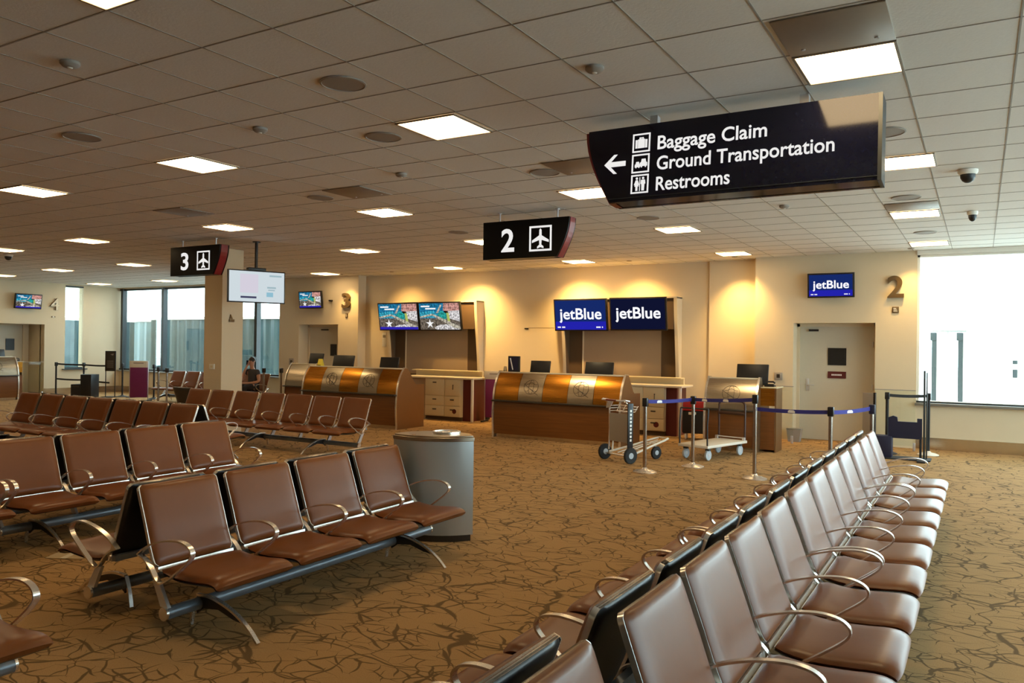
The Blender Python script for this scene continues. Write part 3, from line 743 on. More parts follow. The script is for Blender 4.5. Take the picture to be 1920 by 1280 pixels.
def monitor(label, x, y, z, w_, h, kind, tilt=10, rz=0, group='wall screens'):
    r = thing('wall_screen', label, 'screen', (x, y, z), rz, group); r.rotation_euler = (math.radians(tilt), 0, rz)
    b = MB(); b.rbox(-w_/2, w_/2, 0, .06, -h/2, h/2, .006); b.build('casing', 'black', r)
    b = MB(); b.box(-.12, .12, .06, .20, -.1, .1); b.build('bracket', 'black', r)
    s = MB(); s.box(-w_/2+.03, w_/2-.03, -.001, .001, -h/2+.03, h/2-.03); o = s.build('display', 'black', r)
    if kind == 'beach': beach(o, w_-.06, h-.06, -.001, True)
    if kind == 'beach2': beach(o, w_-.06, h-.06, -.001, False)
    if kind == 'jet': jet(o, w_-.06, h-.06, -.001, False)
    if kind == 'jetdark': jet(o, w_-.06, h-.06, -.001, True, False)
    return r
monitor('tilted screen with beach picture and blue bar, left of its pair', -12.54, 15.62, 2.43, 1.26, .70, 'beach')
monitor('tilted screen with beach picture and no blue bar, right of its pair', -11.27, 15.62, 2.43, 1.24, .70, 'beach2')
monitor('tilted blue screen with airline logo and bright blue bar, over the middle counter', -7.51, 15.62, 2.43, 1.27, .70, 'jet', 8)
monitor('tilted near-black screen with airline logo, right of the blue one', -6.18, 15.62, 2.44, 1.26, .70, 'jetdark', 8)
monitor('small blue screen with airline logo above the gate 2 door', -2.41, 15.72, 2.945, .82, .46, 'jet', 6)
monitor('small screen with beach picture above the gate 3 recess', -15.66, 15.72, 2.915, .84, .47, 'beach', 6)
monitor('small screen with beach picture on the gate 4 wall', XL+.2, 13.43, 2.91, .80, .46, 'beach', 8, R90)
r = thing('hanging_screen', 'white advertising screen hanging from the ceiling on a black pole', 'screen', (-11.06, 9.81, 0), math.radians(67))
b = MB(); b.cyl((0, .06, 3.03), (0, .06, H-.004), .028, 14); b.lathe([(.07, H-.02), (.07, H-.004)], 16, (0, .06, 0)); b.build('pole', 'black', r)
b = MB(); b.rbox(-.16, .16, 0, .12, 3.02, 3.07, .006); b.build('bracket', 'black', r)
b = MB(); b.rbox(-.51, .51, 0, .06, 2.445, 3.02, .006); b.build('casing', 'black', r)
b = MB(); b.box(-.49, .49, -.002, .001, 2.465, 3.0); o = b.build('display', screen('scr_adv', (.80, .90, .95), .95), r)
for nme, c, q in (('pink_patch', (.85, .80, .92), (-.30, .02, 2.62, 2.95)), ('blue_patch', (.35, .65, .80), (.17, .29, 2.56, 2.64)), ('dark_caption', (.08, .08, .16), (-.29, -.01, 2.525, 2.56)),
                  ('grey_caption', (.45, .62, .68), (.18, .34, 2.71, 2.74)), ('grey_caption', (.45, .62, .68), (.20, .32, 2.67, 2.69)), ('grey_caption', (.45, .55, .60), (.22, .44, 2.92, 2.95))):
    b = MB(); b.box(q[0], q[1], -.003, -.002, q[2], q[3]); b.build(nme, screen('scr_'+nme, c, .95), o, smooth=0)

# numerals on the gate walls
def numeral(s, label, x, y, z, wd, ht, m, rz=0):
    r = thing('gate_numeral', label, 'numeral', (x, y, z), rz, 'raised gate numerals')
    text_mb(s, 0, 0, wd, ht, -.02, .045, .02, 6).build('digit', 'numeral', r)
    if m != 'numeral': text_mb(s, .004, .004, wd-.008, ht-.008, -.065, .004, .012, 6).build('digit_face', m, r)  # dark digit behind a pale face stands in for its shadowed sides
    b = MB(); b.cyl((wd/2, -.022, ht*.06), (wd/2, 0, ht*.06), .01, 8); b.cyl((wd*.55, -.022, ht*.95), (wd*.55, 0, ht*.95), .01, 8); b.build('standoff', 'numeral', r)
numeral('2', 'large bronze numeral 2 on the wall beside the right window', -1.46, YB, 2.70, .27, .40, 'numeral')
numeral('3', 'large bronze numeral 3 on the gate 3 wall', -14.63, YB, 2.68, .28, .40, 'numeral')
numeral('4', 'pale numeral 4 on the gate 4 wall', XL, 14.18, 2.68, .28, .38, 'numeral_light', R90)
def plate(name, label, cat_, x, y, z, wd, ht, m, rz=0, group=None, d=.02):
    r = thing(name, label, cat_, (x, y, z), rz, group)
    b = MB(); b.rbox(-wd/2, wd/2, -d, 0, -ht/2, ht/2, .004); b.build('plate', m, r); return r
def dots(r, w_, h, m='white'):
    b = MB()
    for i in range(3): b.box(-w_*.36, w_*(.1+.1*i), -.022, -.0195, h*(.25-.25*i)-.006, h*(.25-.25*i)+.006)
    b.build('small_lettering', m, r)
dots(plate('braille_plate', 'small bronze plate under the numeral 2', 'plate', -1.325, YB, 2.485, .11, .11, 'numeral', 0, 'plates under the numerals'), .1, .1)
dots(plate('braille_plate', 'small bronze plate under the numeral 3', 'plate', -14.49, YB, 2.49, .08, .11, 'numeral', 0, 'plates under the numerals'), .07, .1)
dots(plate('braille_plate', 'small bronze plate under the numeral 4', 'plate', XL, 14.30, 2.47, .11, .04, 'numeral', R90, 'plates under the numerals'), .1, .05)
q = plate('card_reader', 'grey card reader left of the gate 2 door', 'card reader', -3.37, YB, 1.22, .15, .15, 'grey')
b = MB(); b.box(-.03, .03, -.024, -.018, -.03, .04); b.build('keypad', 'ledge', q)
q = plate('card_reader', 'grey card reader on the gate 3 wall over the small podium', 'card reader', -16.5, YB, 1.22, .18, .18, 'grey')
b = MB(); b.box(-.04, .04, -.024, -.018, -.03, .04); b.build('keypad', 'ledge', q)
q = plate('light_switch', 'white light switch on the side of the cream column', 'switch', -12.70, 10.2, 1.27, .14, .10, 'white')
b = MB(); b.box(-.03, .03, -.026, -.018, -.02, .02); b.build('rocker', 'cream', q)
q = plate('column_emblem', 'small bronze emblem high on the cream column', 'emblem', -12.445, 10.42, 2.16, .12, .05, 'numeral', R90)
b = MB(); b.prism([(-.05, .03), (.02, .03), (-.03, .12)], -.02, 0); b.build('crest', 'numeral', q)
q = plate('wall_label', 'small dark label on the wall above the middle counter', 'label', -9.17, YW, 2.15, .10, .03, 'ledge')
b = MB(); b.box(.05, .74, -.004, 0, .012, .022); b.build('wall_line', 'taupe', q)
q = plate('wall_notice', 'white paper notice on the left fin of the beach-screen niche', 'notice', -13.45, YW-.001, 1.86, .14, .36, 'white', 0, None, .008)
b = MB(); b.box(-.05, .05, -.010, -.0075, .05, .12); b.build('print', 'grey', q)
q = plate('wall_bracket', 'small black camera bracket between the gate 3 screen and numeral', 'camera', -15.05, YB, 2.89, .10, .04, 'black', 0, None, .06)
b = MB(); b.cyl((.05, -.05, .0), (.09, -.11, -.02), .02, 10); b.build('lens', 'black', q)

# ------------------------------------------------------------------ niches and back counters behind the desks
def niche(x0, x1, label):
    r = thing('wall_niche', label, 'wall niche', ((x0+x1)/2, YW, 0), 0, 'curved wall niches behind the counters'); w_ = (x1-x0)/2
    front = [(p.x, p.y) for p in cat([(-.34, 2.80), (-.30, 2.35), (-.22, 1.75), (-.16, 1.2), (-.13, .6), (-.12, .0)], 5)]
    for sx in (-1, 1):
        b = MB(); b.prism(front+[(-.001, 0), (-.001, 2.80)], sx*w_-.035, sx*w_+.035, 'x'); o = b.build('side_fin', 'fin', r)
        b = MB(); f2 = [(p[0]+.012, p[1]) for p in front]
        b.prism(f2+[(-.003, 0), (-.003, 2.79)], sx*(w_-.038)-.006, sx*(w_-.038)+.006, 'x'); b.build('inner_shade', 'taupe_dark', o)  # dark board paints in the shade on the fins' inner faces
    b = MB(); b.box(-w_+.045, w_-.045, -.03, -.001, .9, 2.78); b.build('back_board', 'taupe_dark', r)
    b = MB(); b.box(-w_+.42, w_-.40, -.045, -.03, 1.0, 2.2); o = b.build('centre_board', 'taupe', r)
    b = MB(); b.box(-w_+.385, -w_+.42, -.055, -.03, 1.0, 2.2); b.build('pale_edge', 'fin', o)
    b = MB(); b.box(-w_+.045, w_-.045, -.30, -.27, 2.13, 2.78); b.build('valance', 'taupe_dark', r)
    b = MB(); b.box(-w_-.035, w_+.035, -.34, -.001, 2.78, 2.81); b.build('top_cap', 'fin', r)
    return r
niche(-13.10, -10.40, 'curved wall niche with taupe board under the beach screens')
niche(-8.08, -5.45, 'curved wall niche with taupe board under the airline screens')
def back_counter(x, label):
    r = thing('back_counter', label, 'cabinet', (x, 15.0, 0), 0, 'pale drawer counters in the niches')
    b = MB(); b.rbox(-1.75, .36, -.04, .68, .96, 1.0, .006); b.build('worktop', 'top', r)
    b = MB(); b.box(-1.75, .18, .62, .68, 1.0, 1.12); b.box(-1.75, .18, .45, .68, 1.12, 1.14); b.build('upstand', 'cream', r)
    b = MB(); b.box(-1.0, 0, .0, .66, .09, .96); b.build('carcass', 'cream', r)
    b = MB(); b.box(-.98, .0, .05, .6, 0, .09); b.build('plinth', 'taupe_dark', r)
    for z0, z1 in ((.10, .33), (.34, .56), (.57, .95)):
        for x0, x1 in ((-.99, -.45), (-.44, -.01)):
            b = MB(); b.rbox(x0, x1, -.018, 0, z0, z1, .003); d = b.build('drawer', 'cream', r)
            if x0 < -.5 or z1 < .9:
                b = MB(); b.rbox((x0+x1)/2-.05, (x0+x1)/2+.05, -.035, -.016, z1-.09, z1-.065, .004); b.build('pull', 'ledge', d)
    b = MB(); b.cyl((-.20, -.03, .82), (-.20, -.018, .82), .012, 10); b.box(-.205, -.195, -.035, -.02, .72, .81); b.build('key', 'ledge', r)
    b = MB(); b.cyl((-.16, -.024, .22), (-.16, -.017, .22), .055, 20); b.build('round_sticker', 'maroon', r)
    b = MB(); b.box(0, .22, .10, .66, .0, .96); b.build('side_panel', 'maroon', r)
    b = MB(); b.rbox(.29, .34, -.02, .03, 0, .96, .005); b.build('leg', 'white', r)
    b = MB(); b.box(-1.75, -1.02, .05, .66, 0, .96); b.build('end_unit', 'taupe', r)
    return r
back_counter(-10.20, 'pale drawer cabinet under the beach screens with round maroon sticker'); back_counter(-5.35, 'pale drawer cabinet under the airline screens behind the blue belt')

# ------------------------------------------------------------------ check-in desks
FACE = cat([(.03, .72), (.045, .84), (.085, .98), (.15, 1.11), (.235, 1.225)], 5)
LOW = cat([(.03, .685), (.012, .52), (.012, .30), (.03, .075)], 4)
def onface(t, off=.004):
    i = min(int(t*(len(FACE)-1)), len(FACE)-2); f = t*(len(FACE)-1)-i; p = FACE[i].lerp(FACE[i+1], f)
    d = (FACE[i+1]-FACE[i]).normalized(); return p+Vector((-d.y, d.x))*off
def strip(prof, x0, x1, off=0, th=.02):
    b = MB(); P = [p for p in prof]; n = len(P)
    poly_ = [(p.x, p.y) for p in P]+[(p.x+th, p.y) for p in P[::-1]]
    b.prism(poly_, x0, x1, 'x'); return b
def desk(label, loc, rz, L, panels, group, wing=False, emblem=None):
    r = thing('boarding_desk', label, 'counter', loc, rz, group)
    n = len(panels); 
    for i, m in enumerate(panels):
        a, c = L*i/n, L*(i+1)/n; o = strip(FACE, a+.004, c-.004).build('face_panel', m, r)
        if emblem is not None and i in emblem:
            cx = (a+c)/2; e = MB(); Rr = .15
            def E2(u, v): p = onface(.5+v*1.6); return (cx+u, p.x, p.y)
            e.tube([E2(Rr*math.cos(t*PI/12), Rr*math.sin(t*PI/12)) for t in range(24)], .0035, 6, closed=True)
            for k in (.35, -.35): e.tube([E2(Rr*k*math.cos(t*PI/8), Rr*math.sin(t*PI/8)) for t in range(-4, 5)], .003, 6)
            for v in (-.07, .07): e.tube([E2(u*.03*1.0-.0, v+.02*math.cos(u)) for u in range(-4, 5)], .003, 6)
            e.tube([E2(-.16+.04*u, .06-.028*u) for u in range(9)], .004, 6)
            e.build('etched_emblem', 'ledge', o)
    strip(LOW, 0.004, L-.004).build('lower_panel', 'woodpanel', r)
    b = MB(); b.rbox(-.03, L+.0, -.045, .05, .685, .715, .006); b.build('front_ledge', 'ledge', r)
    b = MB(); b.rbox(.0, L, .225, .40, 1.222, 1.245, .005); b.build('top_cap', 'top', r)
    b = MB(); b.box(.01, L-.01, .07, .11, 0, .075); b.build('kick_plate', 'skirting', r)
    b = MB(); b.box(.01, L-.01, .27, .66, .86, .90); b.build('worktop', 'top', r)
    b = MB(); b.box(.01, L-.01, .25, .28, .1, 1.22); b.build('inner_board', 'taupe', r)
    for x0, x1 in ((-.03, 0), (L, L+.03)):
        pf = [(p.x-.015, p.y) for p in (LOW[::-1]+FACE)]
        b = MB(); b.prism([(.03, 0)]+pf+[(.25, 1.25), (.36, 1.245), (.47, 1.10), (.58, .95), (.64, .91), (.92, .90), (.92, 0)], x0, x1, 'x'); o = b.build('end_panel', 'bronze_dark', r)
        b = MB(); b.bar([(.012, 0)]+pf+[(.25, 1.256), (.36, 1.25)], (x0+x1)/2, .036, .014); b.build('steel_edge', 'chrome', o)
    if wing:
        b = MB(); b.box(L+.03, L+.26, .28, .34, .78, 1.08); b.build('wing_panel', 'bronze', r)
        b = MB(); b.box(L+.03, L+.26, .28, .74, .04, .70); b.build('wing_base', 'woodpanel', r)
        b = MB(); b.rbox(L+.03, L+.30, .26, .78, 1.08, 1.10, .004); b.build('wing_top', 'cream', r)
        b = MB(); b.box(L+.26, L+.285, .30, .76, 0, 1.08); b.build('wing_side', 'bronze_dark', r)
    return r
CG = 'curved bronze and steel boarding desks'
desk('long curved desk of bronze and steel panels in the middle, under the airline screens', (-7.98, 12.85, 0), 0, 2.57, ['bronze', 'steelx', 'bronze', 'steelx', 'bronze'], CG, emblem=(1, 3))
desk('long curved desk of bronze and steel panels behind the seven-seat bench, under the beach screens', (-12.87, 12.72, 0), 0, 2.62, ['bronze', 'steelx', 'bronze', 'steelx', 'bronze'], CG, emblem=(1, 3))
desk('small steel-fronted podium before the gate 2 door', (-4.08, 13.50, 0), 0, .84, ['steelx'], CG, True, emblem=(0,))
desk('small bright-fronted podium by the gate 3 recess, left of the long desk', (-14.50, 13.75, 0), 0, .80, ['steelx'], CG, False, emblem=())
desk('steel-fronted podium with brown base at the gate 4 wall', (-23.85, 11.35, 0), R90, 1.1, ['steelx'], CG, True, emblem=(0,))

def desk_monitor(label, x, y, z, w_=.46, h=.27, rz=0, tilt=-12, zb=.90):
    r = thing('desk_monitor', label, 'monitor', (x, y, zb), rz, 'black monitors on the desks')
    m = Matrix.Translation((0, 0, z-zb)) @ Matrix.Rotation(math.radians(tilt), 4, 'X')
    b = MB(); b.rbox(-w_/2, w_/2, -.02, .02, -h/2, h/2, .008); b.xf(m); b.build('back_case', 'black', r)
    b = MB(); b.box(-w_/2+.015, w_/2-.015, .0195, .0215, -h/2+.015, h/2-.015); b.xf(m); b.build('display', 'signface', r)
    b = MB(); b.rbox(-.03, .03, .005, .03, .01, z-zb, .004); b.build('neck', 'black', r)
    b = MB(); b.rbox(-.11, .11, -.07, .10, 0, .014, .004); b.build('foot', 'black', r)
    return r
desk_monitor('black monitor at the left of the middle desk, beside the brochure stand', -7.25, 13.36, 1.33, .42)
desk_monitor('black monitor right of centre on the middle desk', -6.02, 13.36, 1.33, .56)
desk_monitor('black monitor at the right end of the desk under the beach screens', -10.85, 13.25, 1.33, .50)
desk_monitor('wide black monitor in the middle of the desk under the beach screens', -12.15, 13.25, 1.35, .60)
desk_monitor('black monitor on the small podium by gate 3', -14.0, 14.3, 1.36, .44)
desk_monitor('large black monitor rising above the gate 2 podium', -3.40, 13.98, 1.30, .54, .36)
desk_monitor('black monitor on the gate 4 podium', -24.35, 12.1, 1.32, .44, .26, R90)
r = thing('telephone', 'black telephone before the door of gate 2, on the podium side top', 'telephone', (-3.10, 13.98, 1.10))
b = MB(); b.prism([(-.08, 0), (.08, 0), (.08, .02), (-.08, .05)], -.08, .08, 'x'); b.build('base', 'black', r)
b = MB(); b.tube([(-.09, -.03, .06), (-.06, -.03, .085), (.06, -.03, .085), (.09, -.03, .06)], .016, 8); b.build('handset', 'black', r)
r = thing('telephone', 'black telephone on the side top of the gate 4 podium', 'telephone', (-24.3, 12.6, 1.10), R90)
b = MB(); b.prism([(-.08, 0), (.08, 0), (.08, .02), (-.08, .05)], -.08, .08, 'x'); b.build('base', 'black', r)
b = MB(); b.tube([(-.09, -.03, .06), (-.06, -.03, .085), (.06, -.03, .085), (.09, -.03, .06)], .016, 8); b.build('handset', 'black', r)
r = thing('brochure_stand', 'dark brochure stand with pale swoosh on the left of the middle desk', 'brochure stand', (-7.72, 13.17, 1.245))
b = MB(); b.rbox(-.12, .12, -.03, .03, 0, .30, .004); b.build('holder', 'blackmat', r)
b = MB(); b.box(-.10, .10, -.034, -.0295, .03, .28); b.build('leaflet', 'navy', r)
b = MB(); b.bar([(-.036, .04), (-.036, .12), (-.037, .20), (-.036, .27)], .0, .022, .003); b.xf(Matrix.Rotation(-.25, 4, 'Y')); b.build('swoosh', 'ink', r)
r = thing('paper_tent', 'small tan card standing at the left end of the middle desk', 'card', (-7.92, 13.17, 1.245))
b = MB(); b.prism([(-.03, 0), (.03, 0), (0, .10)], -.03, .03, 'x'); b.build('card', 'paper', r)
b = MB(); b.box(-.02, .02, -.034, -.03, .01, .02); b.build('fold', 'ledge', r)
r = thing('paper_tent', 'small yellow card on the desk under the beach screens', 'card', (-12.62, 13.02, 1.245))
b = MB(); b.prism([(-.05, 0), (.05, 0), (0, .15)], -.06, .06, 'x'); b.build('card', 'yellow', r)
b = MB(); b.box(-.05, .05, -.056, -.05, .01, .02); b.build('fold', 'ledge', r)

# ------------------------------------------------------------------ display stands, barriers
def board_stand(label, x, y, w_, rz=0):
    r = thing('display_stand', label, 'display stand', (x, y, 0), rz, 'purple display stands')
    b = MB(); b.rbox(-w_/2, w_/2, -.03, .03, .10, .97, .006); b.build('board', 'purple', r)
    b = MB(); b.rbox(-w_/2-.01, w_/2+.01, -.035, .035, .97, 1.16, .006); b.build('header', 'plat', r)
    b = MB(); b.box(-w_*.3, w_*.3, -.038, -.034, 1.08, 1.11); b.build('header_line', 'grey', r)
    for sx in (-1, 1):
        b = MB(); b.cyl((sx*(w_/2+.02), 0, .03), (sx*(w_/2+.02), 0, 1.16), .014, 10); b.build('post', 'satin', r)
        b = MB(); b.rbox(sx*(w_/2+.02)-.025, sx*(w_/2+.02)+.025, -.2, .2, 0, .03, .005); b.build('foot', 'blackmat', r)
board_stand('purple display stand with white header by the left windows', -21.05, 14.35, .50, .5)
board_stand('purple display stand with white header at the left end of the middle desk', -9.50, 15.40, .50, .2)
r = thing('waste_bin', 'small black waste bin by the wall left of the middle desk', 'bin', (-10.08, 15.85, 0))
b = MB(); b.lathe([(.12, 0), (.15, .26), (.155, .27), (.14, .265), (.11, .02)], 20); b.build('body', 'blackmat', r)
b = MB(); b.tube([(.152*math.cos(k*PI/10), .152*math.sin(k*PI/10), .268) for k in range(20)], .006, 6, closed=True); b.build('rim', 'black', r)
r = thing('waste_bin', 'grey square waste bin beside the gate 2 door recess', 'bin', (-3.02, 15.70, 0))
b = MB(); b.prism([(-.10, 0), (.10, 0), (.13, .24), (-.13, .24)], -.1, .1, 'y'); b.build('body', 'grey', r)
b = MB(); b.box(-.135, .135, -.105, .105, .235, .25); b.build('rim', 'sill', r)

def stanchion(label, x, y, h=1.04, metal='postmetal', base='chrome', belts=(), group='silver belt stanchions', head='black', beltm='belt', zs=None):
    r = thing('belt_stanchion', label, 'stanchion', (x, y, 0), 0, group)
    b = MB(); b.lathe([(.165, 0), (.165, .012), (.12, .03), (.05, .045), (.03, .07)], 28); b.build('base', base, r)
    b = MB(); b.cyl((0, 0, .05), (0, 0, h-.11), .026, 16); b.build('post', metal, r)
    b = MB(); b.rbox(-.036, .036, -.036, .036, h-.12, h, .01); b.build('belt_head', head, r)
    for (tx, ty, za, zb, *lg) in belts:
        dx, dy = tx-x, ty-y; L = math.hypot(dx, dy); d = Vector((dx, dy, 0))/L
        b = MB(); n = 10; F, K = [], []
        q = Vector((-d.y, d.x, 0))*.0015
        for i in range(n+1):
            t = i/n; p = d*(.03+(L-.06)*t); sag = .012*(1-(2*t-1)**2); z = za+(zb-za)*t-sag
            F.append([tuple(p+q+Vector((0, 0, z-.025))), tuple(p+q+Vector((0, 0, z+.025)))]); K.append([tuple(p-q+Vector((0, 0, z-.025))), tuple(p-q+Vector((0, 0, z+.025)))])
        b.slab(F, K); o = b.build('belt', beltm, r)
        if lg:
            for tt in lg[0]:
                p = d*(.03+(L-.06)*tt); z = za+(zb-za)*tt-.012*(1-(2*tt-1)**2)
                nrm = Vector((-d.y, d.x, 0)); nrm = nrm if nrm.y < 0 else -nrm
                b = MB(); a = p+nrm*.004-d*.05; c = p+nrm*.004+d*.05
                b.slab([[tuple(a+Vector((0, 0, z-.018))), tuple(a+Vector((0, 0, z+.006))), tuple(a+d*.02+Vector((0, 0, z+.018)))], [tuple(c+Vector((0, 0, z-.018))), tuple(c+Vector((0, 0, z+.006))), tuple(c-d*.02+Vector((0, 0, z+.018)))]],
                       [[tuple(v-nrm*.002) for v in (a+Vector((0, 0, z-.018)), a+Vector((0, 0, z+.006)), a+d*.02+Vector((0, 0, z+.018)))], [tuple(v-nrm*.002) for v in (c+Vector((0, 0, z-.018)), c+Vector((0, 0, z+.006)), c-d*.02+Vector((0, 0, z+.018)))]])
                b.build('white_emblem', 'ink', o)
    return r
s1, s2, s3, s4, s5 = (-4.03, 10.52), (-3.63, 11.42), (-2.60, 10.86), (-1.59, 10.50), (-1.19, 11.14)
stanchion('silver stanchion before the baggage trolley, leftmost of the blue belt line', *s1, belts=[(*s2, .99, .99, (.27,))])
stanchion('silver stanchion before the flat white cart', *s2, belts=[(*s3, .99, 1.06, (.18, .55))])
stanchion('tall silver stanchion on open carpet where two blue belts meet', *s3, h=1.13, belts=[(*s4, .94, .97, (.5,))])
stanchion('silver stanchion in front of the gate 2 door', *s4, belts=[(*s5, .97, 1.0, (.45,))])
stanchion('silver stanchion with navy head at the right end of the blue belt line', *s5, h=1.05, head='navy')
BG = 'black belt stanchions'
K = dict(metal='blackmat', base='blackmat', group=BG, beltm='blackmat')
t6, t7 = (-1.35, 14.83), (-.74, 15.05)
stanchion('black stanchion at the right of the gate 2 door', *t6, belts=[(*t7, .99, .99)], **K)
stanchion('black stanchion against the right window, on a white base', *t7, metal='blackmat', base='plat', group=BG)
l1, l2, l3 = (-24.95, 14.16), (-24.12, 14.55), (-23.4, 14.98)
stanchion('black double-belt stanchion nearest the gate 4 podium', *l1, belts=[(*l2, .99, .97), (*l2, .52, .50)], **K)
stanchion('black double-belt stanchion before the dark narrow window', *l2, belts=[(*l3, .97, .95), (*l3, .50, .42)], **K)
stanchion('black stanchion right of the framed floor sign', -22.9, 15.05, **K)
stanchion('black stanchion between the floor sign and the purple stand', -22.5, 15.1, **K)
stanchion('black stanchion just right of the purple stand by the left windows', -21.35, 15.05, **K)
stanchion('silver stanchion first to the right of the purple stand by the left windows', -19.26, 13.71)
stanchion('silver stanchion second to the right of the purple stand by the left windows', -18.44, 13.38)
stanchion('silver stanchion beside the seated person, left of two', -15.55, 14.05, h=1.10)
stanchion('silver stanchion beside the gate 3 podium, right of two', -15.20, 14.30, h=1.10)

r = thing('floor_sign', 'dark framed sign on a floor stand before the left windows', 'sign', (-23.05, 14.75, 0), .45)
b = MB(); b.rbox(-.17, .17, -.015, .015, .80, 1.42, .006); b.build('frame', 'blackmat', r)
b = MB(); b.box(-.145, .145, -.018, -.0145, .83, 1.39); o = b.build('poster', 'ledge', r)
b = MB()
for z in (1.10, 1.04, .98, .92): b.box(-.10, .10, -.020, -.0178, z, z+.015)
b.prism([(0, 1.31), (.11, 1.34), (.09, 1.28)], -.020, -.0178); b.build('print', 'grey', o)
for sx in (-.15, .15):
    b = MB(); b.cyl((sx, 0, .02), (sx, 0, .82), .014, 10); b.build('post', 'blackmat', r)
b = MB(); b.rbox(-.2, .2, -.16, .16, 0, .02, .005); b.build('base', 'blackmat', r)
r = thing('bag_sizer', 'black stepped cabin bag sizer beside the framed floor sign', 'bag sizer', (-23.2, 14.0, 0), .45)
b = MB(); b.rbox(-.28, .02, -.2, .2, 0, .42, .01); b.build('lower_box', 'blackmat', r)
b = MB(); b.rbox(.02, .36, -.2, .2, 0, .72, .01); b.build('upper_box', 'black', r)
b = MB(); b.box(-.24, -.02, -.203, -.199, .34, .38); b.build('front_strip', 'ledge', r)
r = thing('bag_sizer', 'navy cabin bag sizer with tall dark post at the end of the right-hand row', 'bag sizer', (-1.02, 14.28, 0))
b = MB(); b.prism([(-.26, .33), (.23, .33), (.23, .66), (.16, .66), (.16, .60), (-.12, .60), (-.13, .67), (-.19, .69), (-.26, .66)], -.03, .03); b.build('board', 'navy', r)
for sx, h_ in ((-.24, .40), (.21, .40)):
    b = MB(); b.cyl((sx, 0, .03), (sx, 0, h_), .018, 10); b.build('leg', 'blackmat', r)
b = MB(); b.rbox(.245, .275, -.02, .02, 0.02, 1.43, .004); b.rbox(.285, .305, -.02, .02, .02, 1.40, .004); b.build('tall_post', 'postgrey', r)
b = MB(); b.rbox(-.50, -.20, -.14, .14, 0.02, .36, .008); b.build('bin_box', 'navy', r)
b = MB(); b.rbox(-.50, .36, -.20, .20, 0, .02, .005); b.rbox(.18, .30, -.42, -.2, 0, .03, .005); b.build('base', 'blackmat', r)
r = thing('notice_board', 'grey upright board beside the black stanchion right of the gate 2 door', 'board', (-1.62, 14.75, 0), -.5)
b = MB(); b.rbox(-.12, .12, -.012, .012, .28, 1.02, .004); b.build('panel', 'grey', r)
b = MB(); b.box(.085, .12, -.016, .016, .02, 1.03); b.build('edge_post', 'blackmat', r)
b = MB(); b.rbox(-.12, .14, -.12, .12, 0, .02, .004); b.build('base', 'blackmat', r)
def glass_screen(label, x0, x1, y, rz=0, loc=None):
    r = thing('glass_screen', label, 'glass screen', loc or (x0, y, 0), rz, 'low glass screens by the gate doors'); L = x1-x0
    b = MB(); b.box(0, L, -.006, .006, .08, 1.05); b.build('pane', 'screen_glass', r)
    b = MB(); b.box(0, L, -.009, .009, 1.045, 1.06); b.build('top_edge', 'grey', r)
    for x in (.02, L-.02):
        b = MB(); b.rbox(x-.02, x+.02, -.02, .02, 0, .14, .004); b.build('clamp', 'satin', r)
glass_screen('low glass screen right of the gate 2 door', -1.62, -.96, 15.5)
glass_screen('low glass screen between the gate 2 podium and its door', -3.40, -2.98, 15.35)
glass_screen('low glass screen beside the gate 4 podium', 0, .75, 0, R90, (XL+.45, 13.0, 0))

# ------------------------------------------------------------------ carts
def wheel(name, parent, x, y, rad, wd, m_t='rubber', m_h='hub', rz=0):
    m = Matrix.Translation((x, y, rad)) @ Matrix.Rotation(rz, 4, 'Z') @ Matrix.Rotation(PI/2, 4, 'Y')
    b = MB(); b.lathe([(rad*.66, -wd/2), (rad*.93, -wd/2), (rad, -wd*.3), (rad, wd*.3), (rad*.93, wd/2), (rad*.66, wd/2)], 24); b.xf(m); o = b.build(name, m_t, parent)
    b = MB(); b.lathe([(rad*.12, -wd*.56), (rad*.3, -wd*.52), (rad*.66, -wd*.42), (rad*.68, 0), (rad*.66, wd*.42), (rad*.3, wd*.52), (rad*.12, wd*.56)], 20); b.xf(m); b.build('wheel_hub', m_h, o); return o
r = thing('baggage_trolley', 'chrome three-wheeled baggage trolley with grey back panel before the middle desk', 'trolley', (-4.76, 11.27, 0), math.radians(-27))
for sx in (-.30, .30): wheel('wheel', r, sx, 0, .122, .045, 'rubber', 'hub')
wheel('front_wheel', r, .08, .72, .10, .042)
b = MB()
for sx in (-.23, .23):
    b.tube([(sx, .02, .16), (sx, .03, .50), (sx, .02, .86), (sx, -.06, .93)], .013, 8)
b.tube([(-.30, 0, .105), (.30, 0, .105)], .014, 8)
b.build('upright_frame', 'chrome', r)
b = MB(); b.rbox(-.215, .215, .018, .034, .30, .73, .004); b.build('back_panel', 'grey', r)
b = MB(); b.tube([tuple(p) for p in [(-.24, .02, .93), (-.26, -.08, .945), (-.22, -.13, .94), (.22, -.13, .94), (.26, -.08, .945), (.24, .02, .93)]], .014, 8); b.build('handle', 'satin', r)
b = MB(); b.tube([(-.12, -.13, .94), (.12, -.13, .94)], .0165, 8); b.build('handle_grip', 'red', r)
b = MB()
for z, o_ in ((.76, .16), (.80, .20), (.84, .22)): b.tube([(-.21, .03, z), (-.21, o_, z), (.21, o_, z), (.21, .03, z)], .006, 6)
for x in (-.21, -.07, .07, .21): b.tube([(x, .03, .76), (x, .16, .76), (x, .22, .85)], .005, 6)
b.build('wire_basket', 'chrome', r)
b = MB(); b.prism([(-.26, .80), (-.24, .93), (-.10, .92), (-.17, .82)], -.02, .0, 'y'); b.build('side_plate', 'satin', r)
b = MB(); b.rbox(.245, .265, -.02, .08, .22, .90, .004); o = b.build('side_board', 'black', r)
b = MB()
for k in range(9): b.box(.2655, .268, .015, .048, .33+.055*k, .365+.055*k)
b.box(.268, .2685, .0, .001, .3, .301); b.build('side_print', 'ink', o)
